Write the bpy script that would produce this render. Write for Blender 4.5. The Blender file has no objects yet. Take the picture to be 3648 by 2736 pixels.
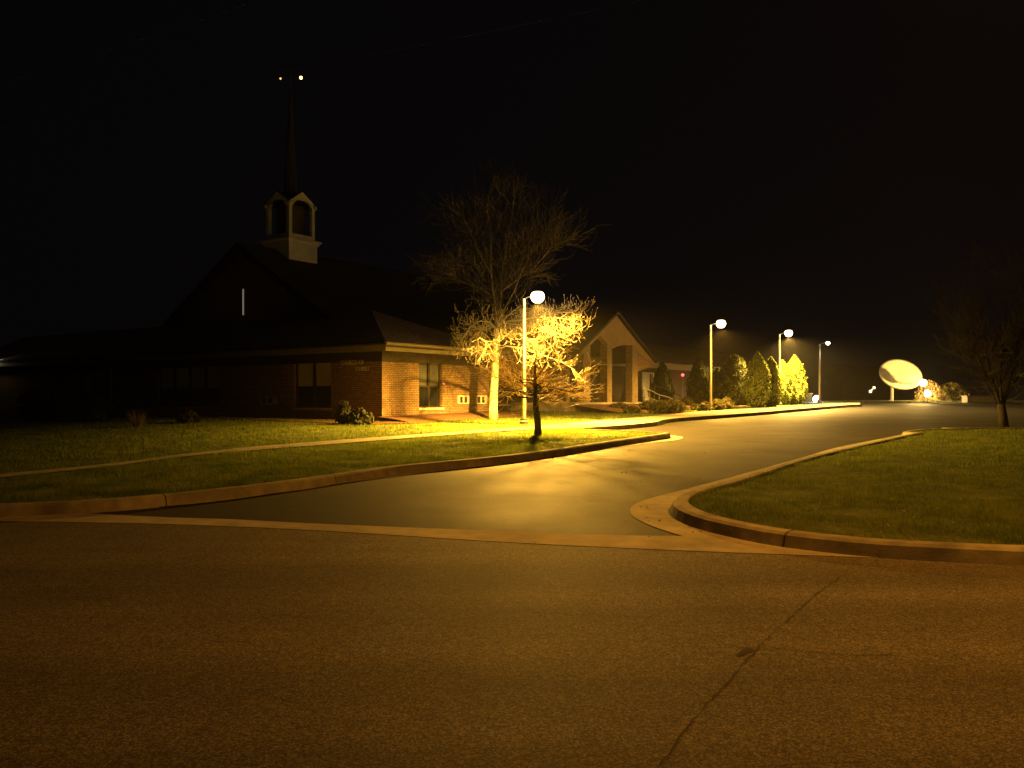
import bpy, math, random
import numpy as np
from mathutils import Vector, Matrix, geometry

random.seed(7)
rng = np.random.default_rng(7)
R = math.radians
SC = bpy.context.scene
COL = SC.collection

# ------------------------------------------------------------------ camera model
F, HZ, GV, CH = 900.0, 400.0, 380.0, 1.7      # focal px, true horizon row, vanishing row of the rising ground, eye height
SL = (HZ - GV) / F                            # the ground climbs gently away from the street
def gz(y): return SL * min(y, 70.0)
def G(u, v, dz=0.0):
    y = F * (CH - dz) / (v - GV)
    return Vector(((u - 512) / F * y, y, gz(y) + dz))
def z7(X, Y): return (X * .23146, 407.02 + Y * .23146)
def z8(X, Y): return (512 + X * .23146, 407.02 + Y * .23146)
def z5(X, Y): return (673.7 + X * .07613, 303.16 + Y * .07613)
def p2(X, Y): return (X / 2.1602, Y / 2.1602)
def GP(pts, dz=0.0): return [tuple(G(u, v, dz).xy) for u, v in pts]

def smooth(pts, n=6):
    P = [np.array(p, float) for p in pts]
    P = [2 * P[0] - P[1]] + P + [2 * P[-1] - P[-2]]
    out = []
    for i in range(1, len(P) - 2):
        a, b, c, d = P[i - 1:i + 3]
        for k in range(n):
            t = k / n
            out.append(.5 * ((2 * b) + (c - a) * t + (2 * a - 5 * b + 4 * c - d) * t * t + (3 * b - a - 3 * c + d) * t ** 3))
    out.append(P[-2])
    return [tuple(p) for p in out]
def resample(pts, n):
    P = np.array(pts, float)
    s = np.concatenate([[0], np.cumsum(np.linalg.norm(np.diff(P, axis=0), axis=1))])
    t = np.linspace(0, s[-1], n)
    return [tuple(p) for p in np.stack([np.interp(t, s, P[:, k]) for k in range(P.shape[1])], 1)]
def offset(pts, d):
    P = np.array(pts, float)
    T = np.gradient(P, axis=0)
    T /= np.linalg.norm(T, axis=1)[:, None] + 1e-9
    N = np.stack([-T[:, 1], T[:, 0]], 1)
    return [tuple(p) for p in P + N * d]

# ------------------------------------------------------------------ materials
def new_mat(name):
    m = bpy.data.materials.new(name); m.use_nodes = True
    return m, m.node_tree.nodes, m.node_tree.links, m.node_tree.nodes['Principled BSDF']
def ramp_mat(name, stops, scale=5, detail=6, rough=.8, bump=0, bump_scale=None, bump_dist=.01, tex='noise', spec=.3, big=None, stretch=None):
    m, N, L, b = new_mat(name)
    tc = N.new('ShaderNodeTexCoord')
    src = tc.outputs['Object']
    if stretch:
        mp = N.new('ShaderNodeMapping'); mp.inputs['Scale'].default_value = stretch
        L.new(src, mp.inputs['Vector']); src = mp.outputs['Vector']
    if tex == 'voronoi':
        t = N.new('ShaderNodeTexVoronoi'); fac = t.outputs['Color']
    else:
        t = N.new('ShaderNodeTexNoise'); t.inputs['Detail'].default_value = detail; fac = t.outputs['Fac']
    t.inputs['Scale'].default_value = scale
    L.new(src, t.inputs['Vector'])
    r = N.new('ShaderNodeValToRGB')
    el = r.color_ramp.elements
    while len(el) < len(stops): el.new(.5)
    for e, (p, c) in zip(el, stops): e.position = p; e.color = (*c, 1)
    L.new(fac, r.inputs['Fac'])
    col = r.outputs['Color']
    if big:
        n2 = N.new('ShaderNodeTexNoise'); n2.inputs['Scale'].default_value = big[0]; n2.inputs['Detail'].default_value = 5
        L.new(src, n2.inputs['Vector'])
        r2 = N.new('ShaderNodeValToRGB')
        r2.color_ramp.elements[0].position = .32; r2.color_ramp.elements[0].color = (big[1],) * 3 + (1,)
        r2.color_ramp.elements[1].position = .68; r2.color_ramp.elements[1].color = (big[2],) * 3 + (1,)
        L.new(n2.outputs['Fac'], r2.inputs['Fac'])
        mx = N.new('ShaderNodeMix'); mx.data_type = 'RGBA'; mx.blend_type = 'MULTIPLY'; mx.inputs['Factor'].default_value = 1
        L.new(col, mx.inputs['A']); L.new(r2.outputs['Color'], mx.inputs['B']); col = mx.outputs['Result']
    L.new(col, b.inputs['Base Color'])
    b.inputs['Roughness'].default_value = rough
    b.inputs['Specular IOR Level'].default_value = spec
    if bump:
        t2 = N.new('ShaderNodeTexNoise'); t2.inputs['Scale'].default_value = bump_scale or scale * 3; t2.inputs['Detail'].default_value = 4
        L.new(src, t2.inputs['Vector'])
        bp = N.new('ShaderNodeBump'); bp.inputs['Strength'].default_value = bump; bp.inputs['Distance'].default_value = bump_dist
        L.new(t2.outputs['Fac'], bp.inputs['Height']); L.new(bp.outputs['Normal'], b.inputs['Normal'])
    return m
def brick_mat(name, c1, c2, mortar, w=.21, hgt=.072):
    m, N, L, b = new_mat(name)
    tc = N.new('ShaderNodeTexCoord'); sp = N.new('ShaderNodeSeparateXYZ'); ad = N.new('ShaderNodeMath'); cb = N.new('ShaderNodeCombineXYZ')
    L.new(tc.outputs['Object'], sp.inputs[0]); L.new(sp.outputs['X'], ad.inputs[0]); L.new(sp.outputs['Y'], ad.inputs[1])
    L.new(ad.outputs[0], cb.inputs['X']); L.new(sp.outputs['Z'], cb.inputs['Y'])
    t = N.new('ShaderNodeTexBrick')
    t.inputs['Scale'].default_value = 1; t.inputs['Brick Width'].default_value = w; t.inputs['Row Height'].default_value = hgt
    t.inputs['Mortar Size'].default_value = .011; t.inputs['Mortar Smooth'].default_value = .2; t.inputs['Bias'].default_value = -.1
    t.inputs['Color1'].default_value = (*c1, 1); t.inputs['Color2'].default_value = (*c2, 1); t.inputs['Mortar'].default_value = (*mortar, 1)
    L.new(cb.outputs[0], t.inputs['Vector'])
    n = N.new('ShaderNodeTexNoise'); n.inputs['Scale'].default_value = 9; n.inputs['Detail'].default_value = 6
    L.new(tc.outputs['Object'], n.inputs['Vector'])
    mr = N.new('ShaderNodeMapRange'); mr.inputs['To Min'].default_value = .55; mr.inputs['To Max'].default_value = 1.4
    L.new(n.outputs['Fac'], mr.inputs['Value'])
    mx = N.new('ShaderNodeMix'); mx.data_type = 'RGBA'; mx.blend_type = 'MULTIPLY'; mx.inputs['Factor'].default_value = 1
    L.new(t.outputs['Color'], mx.inputs['A']); L.new(mr.outputs['Result'], mx.inputs['B']); L.new(mx.outputs['Result'], b.inputs['Base Color'])
    bp = N.new('ShaderNodeBump'); bp.inputs['Strength'].default_value = .8; bp.inputs['Distance'].default_value = .012; bp.invert = True
    L.new(t.outputs['Fac'], bp.inputs['Height']); L.new(bp.outputs['Normal'], b.inputs['Normal'])
    b.inputs['Roughness'].default_value = .85
    return m
def glow_mat(name, col, strength):
    m, N, L, b = new_mat(name)
    b.inputs['Base Color'].default_value = (.8, .8, .8, 1)
    b.inputs['Emission Color'].default_value = (*col, 1); b.inputs['Emission Strength'].default_value = strength
    return m
def glass_mat(name, col=(.012, .014, .016)):
    m, N, L, b = new_mat(name)
    b.inputs['Base Color'].default_value = (*col, 1); b.inputs['Roughness'].default_value = .06
    b.inputs['Specular IOR Level'].default_value = .8
    return m

def street_mat():
    m, N, L, b = new_mat('chip_seal')
    tc = N.new('ShaderNodeTexCoord')
    v = N.new('ShaderNodeTexVoronoi'); v.inputs['Scale'].default_value = 120
    v2 = N.new('ShaderNodeTexVoronoi'); v2.inputs['Scale'].default_value = 45
    n = N.new('ShaderNodeTexNoise'); n.inputs['Scale'].default_value = 1.1; n.inputs['Detail'].default_value = 8; n.inputs['Roughness'].default_value = .65
    for t in (v, v2, n): L.new(tc.outputs['Object'], t.inputs['Vector'])
    s1 = N.new('ShaderNodeSeparateColor'); L.new(v.outputs['Color'], s1.inputs[0])
    s2 = N.new('ShaderNodeSeparateColor'); L.new(v2.outputs['Color'], s2.inputs[0])
    ad = N.new('ShaderNodeMath'); ad.operation = 'MULTIPLY_ADD'; ad.inputs[1].default_value = .78
    L.new(s1.outputs['Red'], ad.inputs[0])
    m2 = N.new('ShaderNodeMath'); m2.operation = 'MULTIPLY'; m2.inputs[1].default_value = .22
    L.new(s2.outputs['Red'], m2.inputs[0]); L.new(m2.outputs[0], ad.inputs[2])
    r = N.new('ShaderNodeValToRGB'); el = r.color_ramp.elements; el.new(.5)
    for e, (p, c) in zip(el, ((.12, (.05, .045, .04)), (.5, (.105, .095, .085)), (.95, (.3, .275, .25)))): e.position = p; e.color = (*c, 1)
    L.new(ad.outputs[0], r.inputs['Fac'])
    mr = N.new('ShaderNodeMapRange'); mr.inputs['From Min'].default_value = .3; mr.inputs['From Max'].default_value = .7
    mr.inputs['To Min'].default_value = .78; mr.inputs['To Max'].default_value = 1.1
    L.new(n.outputs['Fac'], mr.inputs['Value'])
    mp = N.new('ShaderNodeMapping'); mp.inputs['Scale'].default_value = (.07, 1.1, 1); mp.inputs['Rotation'].default_value = (0, 0, .02)
    n3 = N.new('ShaderNodeTexNoise'); n3.inputs['Scale'].default_value = 1; n3.inputs['Detail'].default_value = 4
    L.new(tc.outputs['Object'], mp.inputs['Vector']); L.new(mp.outputs['Vector'], n3.inputs['Vector'])
    mr3 = N.new('ShaderNodeMapRange'); mr3.inputs['From Min'].default_value = .35; mr3.inputs['From Max'].default_value = .65
    mr3.inputs['To Min'].default_value = .72; mr3.inputs['To Max'].default_value = 1.15
    L.new(n3.outputs['Fac'], mr3.inputs['Value'])
    mm = N.new('ShaderNodeMath'); mm.operation = 'MULTIPLY'; L.new(mr.outputs['Result'], mm.inputs[0]); L.new(mr3.outputs['Result'], mm.inputs[1])
    mx = N.new('ShaderNodeMix'); mx.data_type = 'RGBA'; mx.blend_type = 'MULTIPLY'; mx.inputs['Factor'].default_value = 1
    L.new(r.outputs['Color'], mx.inputs['A']); L.new(mm.outputs[0], mx.inputs['B']); L.new(mx.outputs['Result'], b.inputs['Base Color'])
    b.inputs['Roughness'].default_value = .75; b.inputs['Specular IOR Level'].default_value = .3
    bp = N.new('ShaderNodeBump'); bp.inputs['Strength'].default_value = .9; bp.inputs['Distance'].default_value = .007
    L.new(ad.outputs[0], bp.inputs['Height']); L.new(bp.outputs['Normal'], b.inputs['Normal'])
    return m
def drive_mat():
    m, N, L, b = new_mat('drive_asphalt')
    tc = N.new('ShaderNodeTexCoord')
    n = N.new('ShaderNodeTexNoise'); n.inputs['Scale'].default_value = .55; n.inputs['Detail'].default_value = 7; n.inputs['Roughness'].default_value = .6
    n2 = N.new('ShaderNodeTexNoise'); n2.inputs['Scale'].default_value = 38; n2.inputs['Detail'].default_value = 3
    for t in (n, n2): L.new(tc.outputs['Object'], t.inputs['Vector'])
    r = N.new('ShaderNodeValToRGB'); el = r.color_ramp.elements
    el[0].position = .3; el[0].color = (.014, .013, .0125, 1); el[1].position = .75; el[1].color = (.038, .034, .03, 1)
    L.new(n.outputs['Fac'], r.inputs['Fac']); 
    mr0 = N.new('ShaderNodeMapRange'); mr0.inputs['To Min'].default_value = .5; mr0.inputs['To Max'].default_value = 1.5
    L.new(n2.outputs['Fac'], mr0.inputs['Value'])
    mx = N.new('ShaderNodeMix'); mx.data_type = 'RGBA'; mx.blend_type = 'MULTIPLY'; mx.inputs['Factor'].default_value = 1
    L.new(r.outputs['Color'], mx.inputs['A']); L.new(mr0.outputs['Result'], mx.inputs['B']); L.new(mx.outputs['Result'], b.inputs['Base Color'])
    mr = N.new('ShaderNodeMapRange'); mr.inputs['From Min'].default_value = .3; mr.inputs['From Max'].default_value = .7
    mr.inputs['To Min'].default_value = .74; mr.inputs['To Max'].default_value = .64
    L.new(n.outputs['Fac'], mr.inputs['Value']); L.new(mr.outputs['Result'], b.inputs['Roughness'])
    b.inputs['Specular IOR Level'].default_value = .28
    bp = N.new('ShaderNodeBump'); bp.inputs['Strength'].default_value = .6; bp.inputs['Distance'].default_value = .008
    L.new(n2.outputs['Fac'], bp.inputs['Height']); L.new(bp.outputs['Normal'], b.inputs['Normal'])
    return m

M = {}
M['street'] = street_mat()
M['drive'] = drive_mat()
M['concrete'] = ramp_mat('concrete', [(.3, (.31, .285, .24)), (.7, (.47, .43, .37))], 3.5, 8, .85, .35, 60, .006, big=(.7, .7, 1.12))
M['kerb'] = ramp_mat('kerb_concrete', [(.3, (.23, .21, .18)), (.7, (.38, .35, .3))], 5, 8, .85, .4, 50, .008, big=(1.4, .5, 1.15))
M['crack'] = ramp_mat('crack_tar', [(.3, (.03, .027, .024)), (.7, (.065, .058, .05))], 30, 3, .9)
M['soil'] = ramp_mat('turf_soil', [(.3, (.03, .034, .012)), (.7, (.07, .075, .022))], 9, 8, .95, .6, 40, .03, big=(.5, .6, 1.2))
M['mulch'] = ramp_mat('bark_mulch', [(.3, (.05, .026, .013)), (.7, (.17, .085, .042))], 22, 8, .95, 1, 30, .05)
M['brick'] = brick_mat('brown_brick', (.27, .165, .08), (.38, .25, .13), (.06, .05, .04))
M['brick_shade'] = brick_mat('shaded_brown_brick', (.07, .042, .025), (.1, .06, .035), (.05, .04, .03))  # brown brick darkened to stand for shade under the hall eave and porch
M['brick_pale'] = brick_mat('tan_brick', (.27, .2, .1), (.34, .25, .14), (.15, .12, .08))
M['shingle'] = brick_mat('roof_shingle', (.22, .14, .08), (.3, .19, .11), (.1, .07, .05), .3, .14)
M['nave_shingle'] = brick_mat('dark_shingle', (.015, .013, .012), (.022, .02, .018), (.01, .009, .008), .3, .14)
M['fascia'] = ramp_mat('painted_fascia', [(.3, (.2, .17, .11)), (.7, (.26, .22, .15))], 4, 5, .6)
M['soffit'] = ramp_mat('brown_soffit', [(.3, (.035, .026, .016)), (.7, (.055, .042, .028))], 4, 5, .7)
M['stucco'] = ramp_mat('tan_stucco', [(.3, (.24, .17, .08)), (.7, (.3, .21, .105))], 6, 6, .9, .3, 60, .005, big=(.6, .8, 1.1))
M['white'] = ramp_mat('white_paint', [(.3, (.62, .6, .55)), (.7, (.74, .72, .68))], 5, 5, .5, big=(1, .8, 1.05))
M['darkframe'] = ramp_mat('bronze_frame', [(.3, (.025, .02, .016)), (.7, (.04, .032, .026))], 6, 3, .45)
M['glass'] = glass_mat('window_glass')
M['blind'] = ramp_mat('window_blind', [(.3, (.07, .075, .075)), (.7, (.12, .12, .11))], 1.2, 3, .7, stretch=(1, 1, .3))
M['pale_blind'] = ramp_mat('pale_blind', [(.3, (.5, .48, .42)), (.7, (.6, .58, .5))], 1.2, 3, .7)
M['stone'] = ramp_mat('sill_stone', [(.3, (.5, .46, .38)), (.7, (.62, .57, .48))], 6, 6, .8)
M['pole'] = ramp_mat('pole_paint', [(.3, (.3, .27, .2)), (.7, (.42, .38, .3))], 6, 4, .45)
M['housing'] = ramp_mat('lamp_housing', [(.3, (.05, .045, .04)), (.7, (.08, .07, .06))], 6, 4, .5)
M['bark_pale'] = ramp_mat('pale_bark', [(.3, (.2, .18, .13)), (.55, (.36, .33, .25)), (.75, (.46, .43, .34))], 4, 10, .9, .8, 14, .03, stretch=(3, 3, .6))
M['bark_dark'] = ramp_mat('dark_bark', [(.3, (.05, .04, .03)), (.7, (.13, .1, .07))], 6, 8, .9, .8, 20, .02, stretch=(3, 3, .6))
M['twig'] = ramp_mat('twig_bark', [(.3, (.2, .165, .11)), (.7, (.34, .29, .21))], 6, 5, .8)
M['dimmed_twig'] = ramp_mat('dimmed_twig', [(.3, (.02, .017, .012)), (.7, (.04, .033, .022))], 6, 5, .8)  # darkened in place of weak light on the upper crown and right tree
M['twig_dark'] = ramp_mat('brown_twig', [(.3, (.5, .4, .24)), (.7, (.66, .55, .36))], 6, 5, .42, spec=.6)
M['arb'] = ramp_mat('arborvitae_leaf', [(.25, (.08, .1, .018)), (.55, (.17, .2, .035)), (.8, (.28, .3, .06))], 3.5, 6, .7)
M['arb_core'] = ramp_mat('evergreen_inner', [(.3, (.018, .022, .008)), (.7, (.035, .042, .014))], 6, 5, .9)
M['juniper'] = ramp_mat('juniper_leaf', [(.3, (.04, .05, .014)), (.7, (.11, .12, .03))], 2.5, 6, .7)
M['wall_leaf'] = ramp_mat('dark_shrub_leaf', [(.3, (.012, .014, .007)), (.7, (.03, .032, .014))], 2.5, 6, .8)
M['shrub'] = ramp_mat('shrub_leaf', [(.3, (.06, .06, .02)), (.7, (.16, .14, .05))], 5, 6, .7)
M['pale_leaf'] = ramp_mat('pale_clipped_leaf', [(.3, (.13, .11, .04)), (.7, (.26, .22, .09))], 5, 6, .7)
M['grass'] = ramp_mat('grass_blade', [(.25, (.06, .095, .01)), (.5, (.145, .19, .02)), (.8, (.28, .285, .04))], 1.6, 9, .6, big=(6, .7, 1.25))
M['lawn'] = ramp_mat('lawn_turf', [(.3, (.035, .05, .008)), (.55, (.08, .105, .015)), (.75, (.14, .15, .028))], 2.2, 10, .9, .9, 45, .03, big=(14, .65, 1.25))
M['drygrass'] = ramp_mat('dry_tuft', [(.3, (.18, .14, .07)), (.7, (.32, .26, .14))], 6, 5, .8)
M['dish'] = ramp_mat('dish_white', [(.3, (.52, .46, .34)), (.7, (.6, .54, .41))], 2, 6, .5, big=(.8, .85, 1.05))
M['metal'] = ramp_mat('rail_metal', [(.3, (.1, .09, .075)), (.7, (.16, .14, .12))], 6, 4, .4)
M['wire'] = ramp_mat('wire_black', [(.3, (.1, .09, .08)), (.7, (.14, .13, .12))], 6, 2, .5)
M['box'] = ramp_mat('utility_grey', [(.3, (.07, .06, .05)), (.7, (.1, .09, .075))], 4, 4, .6)
M['letter'] = ramp_mat('letter_metal', [(.3, (.6, .55, .42)), (.7, (.7, .64, .5))], 6, 3, .35)
M['lens'] = glow_mat('lamp_lens', (1, .7, .3), 60)
def band_glow(m, power):
    # the refractor is hottest round the bulb and dimmer and yellower at its crown and at its foot
    N, L = m.node_tree.nodes, m.node_tree.links; b = N['Principled BSDF']
    tc = N.new('ShaderNodeTexCoord'); sp = N.new('ShaderNodeSeparateXYZ'); L.new(tc.outputs['Generated'], sp.inputs[0])
    def mth(op, a, c):
        n = N.new('ShaderNodeMath'); n.operation = op
        for i, q in enumerate((a, c)):
            if hasattr(q, 'links'): L.new(q, n.inputs[i])
            else: n.inputs[i].default_value = q
        return n.outputs[0]
    z = sp.outputs['Z']; t = mth('MULTIPLY', mth('MULTIPLY', z, mth('SUBTRACT', 1.0, z)), 4.0)
    L.new(mth('ADD', mth('MULTIPLY', mth('POWER', t, 1.6), power), .45), b.inputs['Emission Strength'])
band_glow(M['lens'], 95)
M['flood_lens'] = glow_mat('flood_lens', (1, .72, .3), 14)
M['lens_pale'] = glow_mat('pale_lens', (1, .84, .62), 30)
M['lens_white'] = glow_mat('white_lens', (1, .95, .98), 40)
M['red_glow'] = glow_mat('red_lens', (1, .05, .05), 3)
M['tip_glow'] = glow_mat('arm_tip_glint', (1, .62, .12), 6)  # glow standing in for glints on the cross arm ends
M['tip_dim'] = glow_mat('arm_tip_dim', (1, .5, .15), .9)
M['glow_strip'] = glow_mat('faint_glow_strip', (.9, .8, .6), .09)
M['lit_far'] = glow_mat('far_lit_window', (1, .7, .35), 1.6)

def translucent(m, fac):
    N, L = m.node_tree.nodes, m.node_tree.links; b = N['Principled BSDF']; src = b.inputs['Base Color'].links[0].from_socket
    t = N.new('ShaderNodeBsdfTranslucent'); L.new(src, t.inputs['Color']); mx = N.new('ShaderNodeMixShader'); mx.inputs[0].default_value = fac
    L.new(b.outputs[0], mx.inputs[1]); L.new(t.outputs[0], mx.inputs[2]); L.new(mx.outputs[0], N['Material Output'].inputs['Surface'])
translucent(M['grass'], .6)
for k_ in ( 'arb', 'juniper', 'shrub', 'drygrass'): translucent(M[k_], .42)

translucent(M['twig_dark'], .65)

# ------------------------------------------------------------------ mesh helpers
class MB:
    def __init__(s): s.v = []; s.f = []
    def add(s, vs, fs):
        b = len(s.v); s.v.extend([tuple(p) for p in vs]); s.f.extend([tuple(i + b for i in f) for f in fs]); return s
    def box(s, x0, x1, y0, y1, z0, z1):
        return s.add([(x0, y0, z0), (x1, y0, z0), (x1, y1, z0), (x0, y1, z0), (x0, y0, z1), (x1, y0, z1), (x1, y1, z1), (x0, y1, z1)],
                     [(0, 3, 2, 1), (4, 5, 6, 7), (0, 1, 5, 4), (1, 2, 6, 5), (2, 3, 7, 6), (3, 0, 4, 7)])
    def tube(s, pts, rad, n=8, cap=True):
        pts = [Vector(p) for p in pts]
        if not hasattr(rad, '__len__'): rad = [rad] * len(pts)
        base = len(s.v); prev = None
        for i, p in enumerate(pts):
            d = (pts[min(i + 1, len(pts) - 1)] - pts[max(i - 1, 0)])
            if d.length < 1e-9: d = Vector((0, 0, 1))
            d.normalize()
            if prev is None:
                prev = d.orthogonal().normalized()
            x = (prev - d * prev.dot(d))
            x = x.normalized() if x.length > 1e-6 else d.orthogonal().normalized()
            prev = x; y = d.cross(x)
            for k in range(n):
                a = 2 * math.pi * k / n
                s.v.append(tuple(p + (x * math.cos(a) + y * math.sin(a)) * rad[i]))
        for i in range(len(pts) - 1):
            for k in range(n):
                a = base + i * n + k; b = base + i * n + (k + 1) % n
                s.f.append((a, b, b + n, a + n))
        if cap:
            s.f.append(tuple(base + k for k in reversed(range(n))))
            s.f.append(tuple(base + (len(pts) - 1) * n + k for k in range(n)))
        return s
    def lathe(s, prof, n=20, c=(0, 0, 0)):
        b = len(s.v)
        for r, z in prof:
            for k in range(n):
                a = 2 * math.pi * k / n
                s.v.append((c[0] + r * math.cos(a), c[1] + r * math.sin(a), c[2] + z))
        for i in range(len(prof) - 1):
            for k in range(n):
                p = b + i * n + k; q = b + i * n + (k + 1) % n
                s.f.append((p, q, q + n, p + n))
        s.f.append(tuple(b + k for k in reversed(range(n)))); s.f.append(tuple(b + (len(prof) - 1) * n + k for k in range(n)))
        return s
    def slab(s, poly, thick, fn):
        """polygon given in 2D, extruded by thick along the third axis; fn(a, b, t) -> xyz"""
        n = len(poly); vs = [fn(a, b, 0) for a, b in poly] + [fn(a, b, thick) for a, b in poly]
        tri = geometry.tessellate_polygon([[Vector((a, b, 0)) for a, b in poly]])
        fs = [tuple(t) for t in tri] + [tuple(i + n for i in reversed(t)) for t in tri]
        fs += [(i, (i + 1) % n, (i + 1) % n + n, i + n) for i in range(n)]
        return s.add(vs, fs)
    def build(s, name, mat, parent=None, smooth_=False, loc=None):
        me = bpy.data.meshes.new(name)
        me.from_pydata(s.v, [], s.f); me.validate(); me.update()
        import bmesh
        bm = bmesh.new(); bm.from_mesh(me); bmesh.ops.recalc_face_normals(bm, faces=bm.faces); bm.to_mesh(me); bm.free()
        return link(name, me, mat, parent, smooth_, loc)
def link(name, me, mat, parent=None, smooth_=False, loc=None):
    me.materials.append(mat)
    if smooth_: me.polygons.foreach_set('use_smooth', [True] * len(me.polygons))
    o = bpy.data.objects.new(name, me); COL.objects.link(o)
    if parent: o.parent = parent
    if loc: o.location = loc
    return o
def tag(o, label=None, cat=None, group=None, kind=None):
    if label: o['label'] = label
    if cat: o['category'] = cat
    if group: o['group'] = group
    if kind: o['kind'] = kind
    return o
def empty(name, loc, rz=0, **k):
    o = bpy.data.objects.new(name, None); COL.objects.link(o); o.location = loc; o.rotation_euler = (0, 0, rz)
    o.empty_display_size = .2
    return tag(o, **k)
def copy_tree(o, parent=None):
    c = o.copy(); COL.objects.link(c)
    if parent: c.parent = parent
    for ch in [x for x in SC.objects if x.parent == o]: copy_tree(ch, c)
    return c
def sheet(name, poly, dz, mat, lab=None):
    vs = [(x, y, gz(y) + dz) for x, y in poly]
    tri = geometry.tessellate_polygon([[Vector((x, y, 0)) for x, y in poly]])
    fs = []
    for t in tri:
        a, b, c = [Vector(vs[i]) for i in t]
        fs.append(tuple(t) if (b - a).cross(c - a).z > 0 else tuple(reversed(t)))
    me = bpy.data.meshes.new(name); me.from_pydata(vs, [], fs); me.update()
    return tag(link(name, me, mat), kind='structure', label=lab)
def strip(name, lines, mat, kind='structure', parent=None):
    """lines: list of (polyline2d, dz) with equal counts, lofted"""
    vs, fs = [], []; n = len(lines[0][0])
    for ln, dz in lines: vs += [(x, y, gz(y) + dz) for x, y in ln]
    for i in range(len(lines) - 1):
        for k in range(n - 1):
            a = i * n + k; fs.append((a, a + 1, a + 1 + n, a + n))
    mb = MB(); mb.v = vs; mb.f = fs
    return tag(mb.build(name, mat, parent), kind=kind)
def blades(name, poly, count, hmin, hmax, wid, dz, mat, near=None, jitter=.5):
    """grass: many single bent blades scattered in a polygon"""
    P = np.array(poly); lo, hi = P.min(0), P.max(0)
    pts = np.zeros((0, 2))
    while len(pts) < count:
        q = rng.random((count * 3, 2)) * (hi - lo) + lo
        if near is not None:
            d = np.hypot(q[:, 0], q[:, 1]); q = q[rng.random(len(q)) < np.clip((near / d) ** 2, 0, 1)]
        ins = np.zeros(len(q), bool); j = len(P) - 1
        for i in range(len(P)):
            yi, yj = P[i, 1], P[j, 1]
            c = ((yi > q[:, 1]) != (yj > q[:, 1])) & (q[:, 0] < (P[j, 0] - P[i, 0]) * (q[:, 1] - yi) / (yj - yi + 1e-12) + P[i, 0])
            ins ^= c; j = i
        pts = np.concatenate([pts, q[ins]])
    pts = pts[:count]; n = count
    d = np.hypot(pts[:, 0], pts[:, 1])
    hgt = (hmin + (hmax - hmin) * rng.random(n) ** 1.6) * (1 + .6 * np.sin(pts[:, 0] * 2.3 + 1.7 * np.sin(pts[:, 1] * 1.3)) * np.sin(pts[:, 1] * 1.9))
    w = wid * np.maximum(1, d / 14) * (.6 + .8 * rng.random(n))
    a = rng.random(n) * 2 * np.pi
    lean = hgt * jitter * (rng.random(n) + .2); b = rng.random(n) * 2 * np.pi
    z = np.array([gz(y) for y in pts[:, 1]]) + dz
    v = np.zeros((n, 3, 3))
    for k, sg in ((0, -1), (1, 1)):
        v[:, k, 0] = pts[:, 0] + np.cos(a) * w * sg; v[:, k, 1] = pts[:, 1] + np.sin(a) * w * sg; v[:, k, 2] = z - .01
    v[:, 2, 0] = pts[:, 0] + np.cos(b) * lean; v[:, 2, 1] = pts[:, 1] + np.sin(b) * lean; v[:, 2, 2] = z + hgt
    return np_mesh(name, v.reshape(-1, 3), 3, mat)
def np_mesh(name, v, k, mat, parent=None, loc=None):
    n = len(v) // k
    me = bpy.data.meshes.new(name)
    me.vertices.add(len(v)); me.vertices.foreach_set('co', np.ascontiguousarray(v, dtype=np.float32).ravel())
    me.loops.add(len(v)); me.loops.foreach_set('vertex_index', np.arange(len(v), dtype=np.int32))
    me.polygons.add(n); me.polygons.foreach_set('loop_start', np.arange(0, len(v), k, dtype=np.int32))
    me.polygons.foreach_set('loop_total', np.full(n, k, dtype=np.int32))
    me.update(calc_edges=True)
    return link(name, me, mat, parent, loc=loc)
def leaf_quads(c, nrm, size, up=.5):
    """quads centred on c, facing roughly nrm"""
    n = len(c); nn = nrm + rng.normal(0, .55, (n, 3)); nn /= np.linalg.norm(nn, axis=1)[:, None]
    t = np.tile(np.array([[0, 0, 1.]]), (n, 1)) * up + rng.normal(0, .5, (n, 3))
    x = np.cross(t, nn); x /= np.linalg.norm(x, axis=1)[:, None] + 1e-9
    y = np.cross(nn, x)
    s = (size * (.5 + rng.random(n)))[:, None]
    return np.stack([c - x * s * .5, c - y * s * .9, c + x * s * .5, c + y * s * 1.1], 1).reshape(-1, 3)

# ------------------------------------------------------------------ world, camera, render
w = bpy.data.worlds.new('World'); SC.world = w; w.use_nodes = True
bg = w.node_tree.nodes['Background']
bg.inputs['Color'].default_value = (.85, .76, .95, 1); bg.inputs['Strength'].default_value = .0009
cam = bpy.data.cameras.new('camera'); co = bpy.data.objects.new('camera', cam); COL.objects.link(co); SC.camera = co
co.location = (0, 0, CH); co.rotation_euler = (R(90), 0, 0)
cam.sensor_width = 36; cam.lens = 36 * F / 1024; cam.shift_y = (HZ - 384) / 1024; cam.clip_end = 2000; cam.clip_start = .05
SC.view_settings.view_transform = 'Standard'; SC.view_settings.look = 'None'; SC.view_settings.exposure = 1.0; SC.view_settings.gamma = 1
cy = SC.cycles
cy.use_denoising = True
cy.max_bounces = 6; cy.diffuse_bounces = 3; cy.glossy_bounces = 3; cy.volume_bounces = 0; cy.sample_clamp_indirect = 1.5; cy.sample_clamp_direct = 5; cy.use_adaptive_sampling = False
cy.use_light_tree = True

# ------------------------------------------------------------------ ground
gm = MB()
xs = [-400, -60, 60, 400]; ys = [-60, 0, 20, 40, 60, 70, 90, 900]
for y in ys:
    for x in xs: gm.v.append((x, y, gz(y) - .03))
for j in range(len(ys) - 1):
    for i in range(3): a = j * 4 + i; gm.f.append((a, a + 1, a + 5, a + 4))
tag(gm.build('ground', M['lawn']), kind='structure')

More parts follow.
